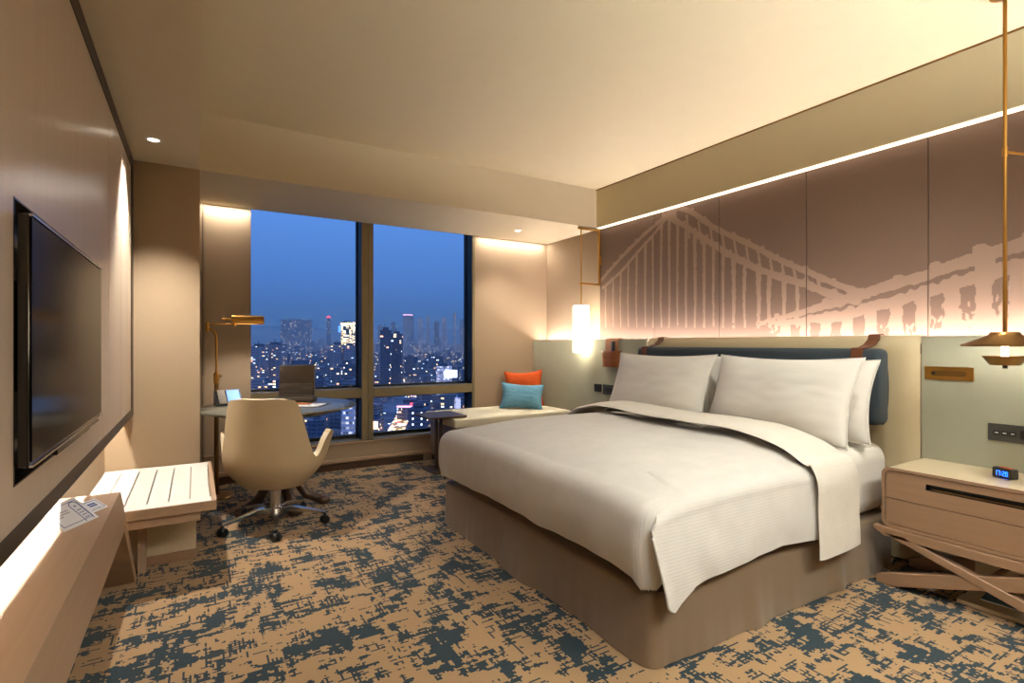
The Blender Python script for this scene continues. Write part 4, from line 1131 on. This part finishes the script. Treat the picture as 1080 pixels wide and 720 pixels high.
# red beacon mast
t, w, d, h = tower('beacon_tower', 'distant tower with an orange red crown left of the golden tower', 345, 348.5, 335, 3900, 'city3')
bm = bmesh.new(); prism(bm, [(-w*.7, h), (w*.7, h), (0, h+16)], 1, -d*.4, d*.4); obj('crown_light', bm, 'cityred', t)
t, w, d, h = tower('skyline_crown_building', 'far skyline building with a pink lit crown, right pane', 426, 436, 332, 4600, 'city3')
bm = bmesh.new(); box(bm, -w*.5, w*.5, -d*.53, -d*.51, h-6, h+4); obj('crown_light', bm, 'citypink', t)
for k, (pa, pb_, yt, D_) in enumerate([(399, 403, 343, 3600), (413, 417, 340, 3900), (441, 446, 336, 4300), (450, 453, 333, 4600), (458, 463, 339, 3900), (466, 471, 335, 4400), (478, 481, 330, 4800), (485, 491, 337, 4300)]):
    ordn = ['first', 'second', 'third', 'fourth', 'fifth', 'sixth', 'seventh', 'eighth'][k]
    tower('skyline_tower', 'hazy skyline tower in the right pane, %s from its left side' % ordn, pa, pb_, yt, D_, ['city1', 'city3', 'city2'][k % 3])
# avenue
x0, y0 = ray(408, 380); x1, y1 = ray(423, 560); x2, y2 = ray(440, 900)
bm = bmesh.new()
def av(u, v):
    P = Vector((x0, y0, 0))*(1-u)**2+Vector((x1, y1, 0))*2*u*(1-u)+Vector((x2, y2, 0))*u*u; T = (Vector((x2, y2, 0))-Vector((x0, y0, 0))).normalized(); s = Vector((-T.y, T.x, 0))
    p = P+s*(v-.5)*15; return (p.x, p.y, GZ+.4)
grid(bm, av, 20, 2); bmesh.ops.solidify(bm, geom=bm.faces[:], thickness=.3); o = obj('avenue', bm, 'road'); tag(o, 'brightly lit avenue full of traffic running away below the right pane', 'street')
for k, (pa, pb_, D) in enumerate([(392, 428, 1750), (436, 492, 1350), (280, 340, 1100), (395, 470, 1000), (430, 495, 620)]):
    xa, ya = ray(pa, D); xb, yb = ray(pb_, D*1.06); T = Vector((xb-xa, yb-ya, 0)).normalized(); s = Vector((-T.y, T.x, 0))*D*.012
    bm = bmesh.new(); A = [bm.verts.new((px, py, GZ+.5)) for px, py in ((xa-s.x, ya-s.y), (xb-s.x, yb-s.y), (xb+s.x, yb+s.y), (xa+s.x, ya+s.y))]; bm.faces.new(A)
    bmesh.ops.solidify(bm, geom=bm.faces[:], thickness=.3)
    o = obj('street', bm, 'road'); tag(o, ['most distant lit street crossing left of the dark tower', 'far lit street at the right jamb', 'lit street beyond the leather organizer', 'lit street in front of the dark twin tower', 'near lit street above the red light strip'][k], 'street', 'lit streets below the window')
for k in range(25):
    Dk = 385+k*24; xk, yk = ray(409+30*(k/24)**1.0, Dk); special.append((xk, yk, 15))
# generic blocks
def ok(x, y, r):
    return all(math.hypot(x-a, y-b) > r+c for a, b, c in special)
cand = []
D = 430
while D < 6500:
    step = D*.06+10
    ua = -8+rc.random()*6
    px = 225
    while px < 520:
        Dj = D*(1+rc.uniform(-.04, .04)); x, y = ray(px, Dj); w = rc.uniform(9, 22)*(1+D/2600); d = rc.uniform(9, 18)*(1+D/2600)
        if ok(x, y, w*.6):
            u = rc.random(); h = rc.uniform(8, 22) if u < .78 else (rc.uniform(24, 40) if u < .95 else rc.uniform(40, 58))
            if D > 1400: h *= 1+min(1.6, (D-1400)/2200)*rc.uniform(.3, 1.0)
            cand.append((w*h/Dj**2, x, y, w, d, h, rc.choice([0, .25, -.3, .6]), rc.choice([0, 0, 1, 2, 2])))
        px += max(3.2, (w*1.25)/Dj*553)
    D += max(24, step*.42)
cand.sort(reverse=True)
mats = ['city1', 'city2', 'city3']; 
def px_of(x, y): dep = x*.5158+y*.8567; return 540+553*(x*.8567-y*.5158)/dep, dep
vis = [c for c in cand if 262 < px_of(c[1], c[2])[0] < 378 or 392 < px_of(c[1], c[2])[0] < 494]
near = vis[:120]; ns_set = set(id(c) for c in near); rest = [c for c in cand if id(c) not in ns_set]
for c in near:
    bm = bmesh.new(); block(bm, 0, 0, c[3], c[4], c[5], 0, rc); 
    for v in bm.verts: v.co.z -= GZ
    o = obj('city_building', bm, mats[c[7]]); o.location = (c[1], c[2], GZ); o.rotation_euler = (0, 0, c[6])
    pxx, dd_ = px_of(c[1], c[2]); tone = ['grey', 'pale mauve', 'dark blue'][c[7]]; size = 'low' if c[5] < 22 else ('mid rise' if c[5] < 36 else 'tall')
    where = ('left half of the left pane' if pxx < 320 else 'right half of the left pane') if pxx < 385 else ('left half of the right pane' if pxx < 443 else 'right half of the right pane')
    dist = 'nearest rows' if dd_ < 620 else ('middle distance' if dd_ < 1100 else 'far rows')
    lb_ = '%s %s city building in the %s, %s' % (size, tone, dist, where)
    tag(o, lb_, 'building', lb_)
bm = bmesh.new()
for c in rest[:2600]:
    b2 = bmesh.new(); box(b2, -c[3]/2, c[3]/2, -c[4]/2, c[4]/2, 0, c[5]); b2.transform(Matrix.Translation((c[1], c[2], GZ)) @ Matrix.Rotation(c[6], 4, 'Z'))
    me = bpy.data.meshes.new('t'); b2.to_mesh(me); b2.free(); bm.from_mesh(me); bpy.data.meshes.remove(me)
o = obj('distant_buildings', bm, 'city1', recalc=False); tag(o, 'countless distant buildings filling the dusk plain to the skyline', 'buildings', kind='stuff')
# far hills
def hill(u, v):
    x, y = ray(150+450*u, 7800+1500*v); h = (150+160*mnoise.noise(Vector((u*5, 2.2, 0)))+60*mnoise.noise(Vector((u*17, 1, 0))))
    return (x, y, GZ+ max(30, 200+h*.7)*sin(v*pi)**.8)
bm = bmesh.new(); grid(bm, hill, 80, 10); o = obj('far_hills', bm, 'city3', smooth=0); tag(o, 'low hazy hill ridge closing the horizon behind the city', 'hills')
# dusk haze over the city: real, thin scattering volume
hz = B(-6000, 9000, 90, 13000, GZ, 190); m = NT('dusk_haze'); m.t.nodes.remove(m.b)
vs = m.n('VolumeScatter'); vs.inputs['Color'].default_value = (.75, .85, 1, 1); vs.inputs['Density'].default_value = 1/5600; m.l(vs.outputs[0], m.o.inputs['Volume']); M['haze'] = m.m
o = obj('dusk_haze', hz, 'haze'); tag(o, 'thin blue evening haze hanging over the city', 'haze', kind='stuff')
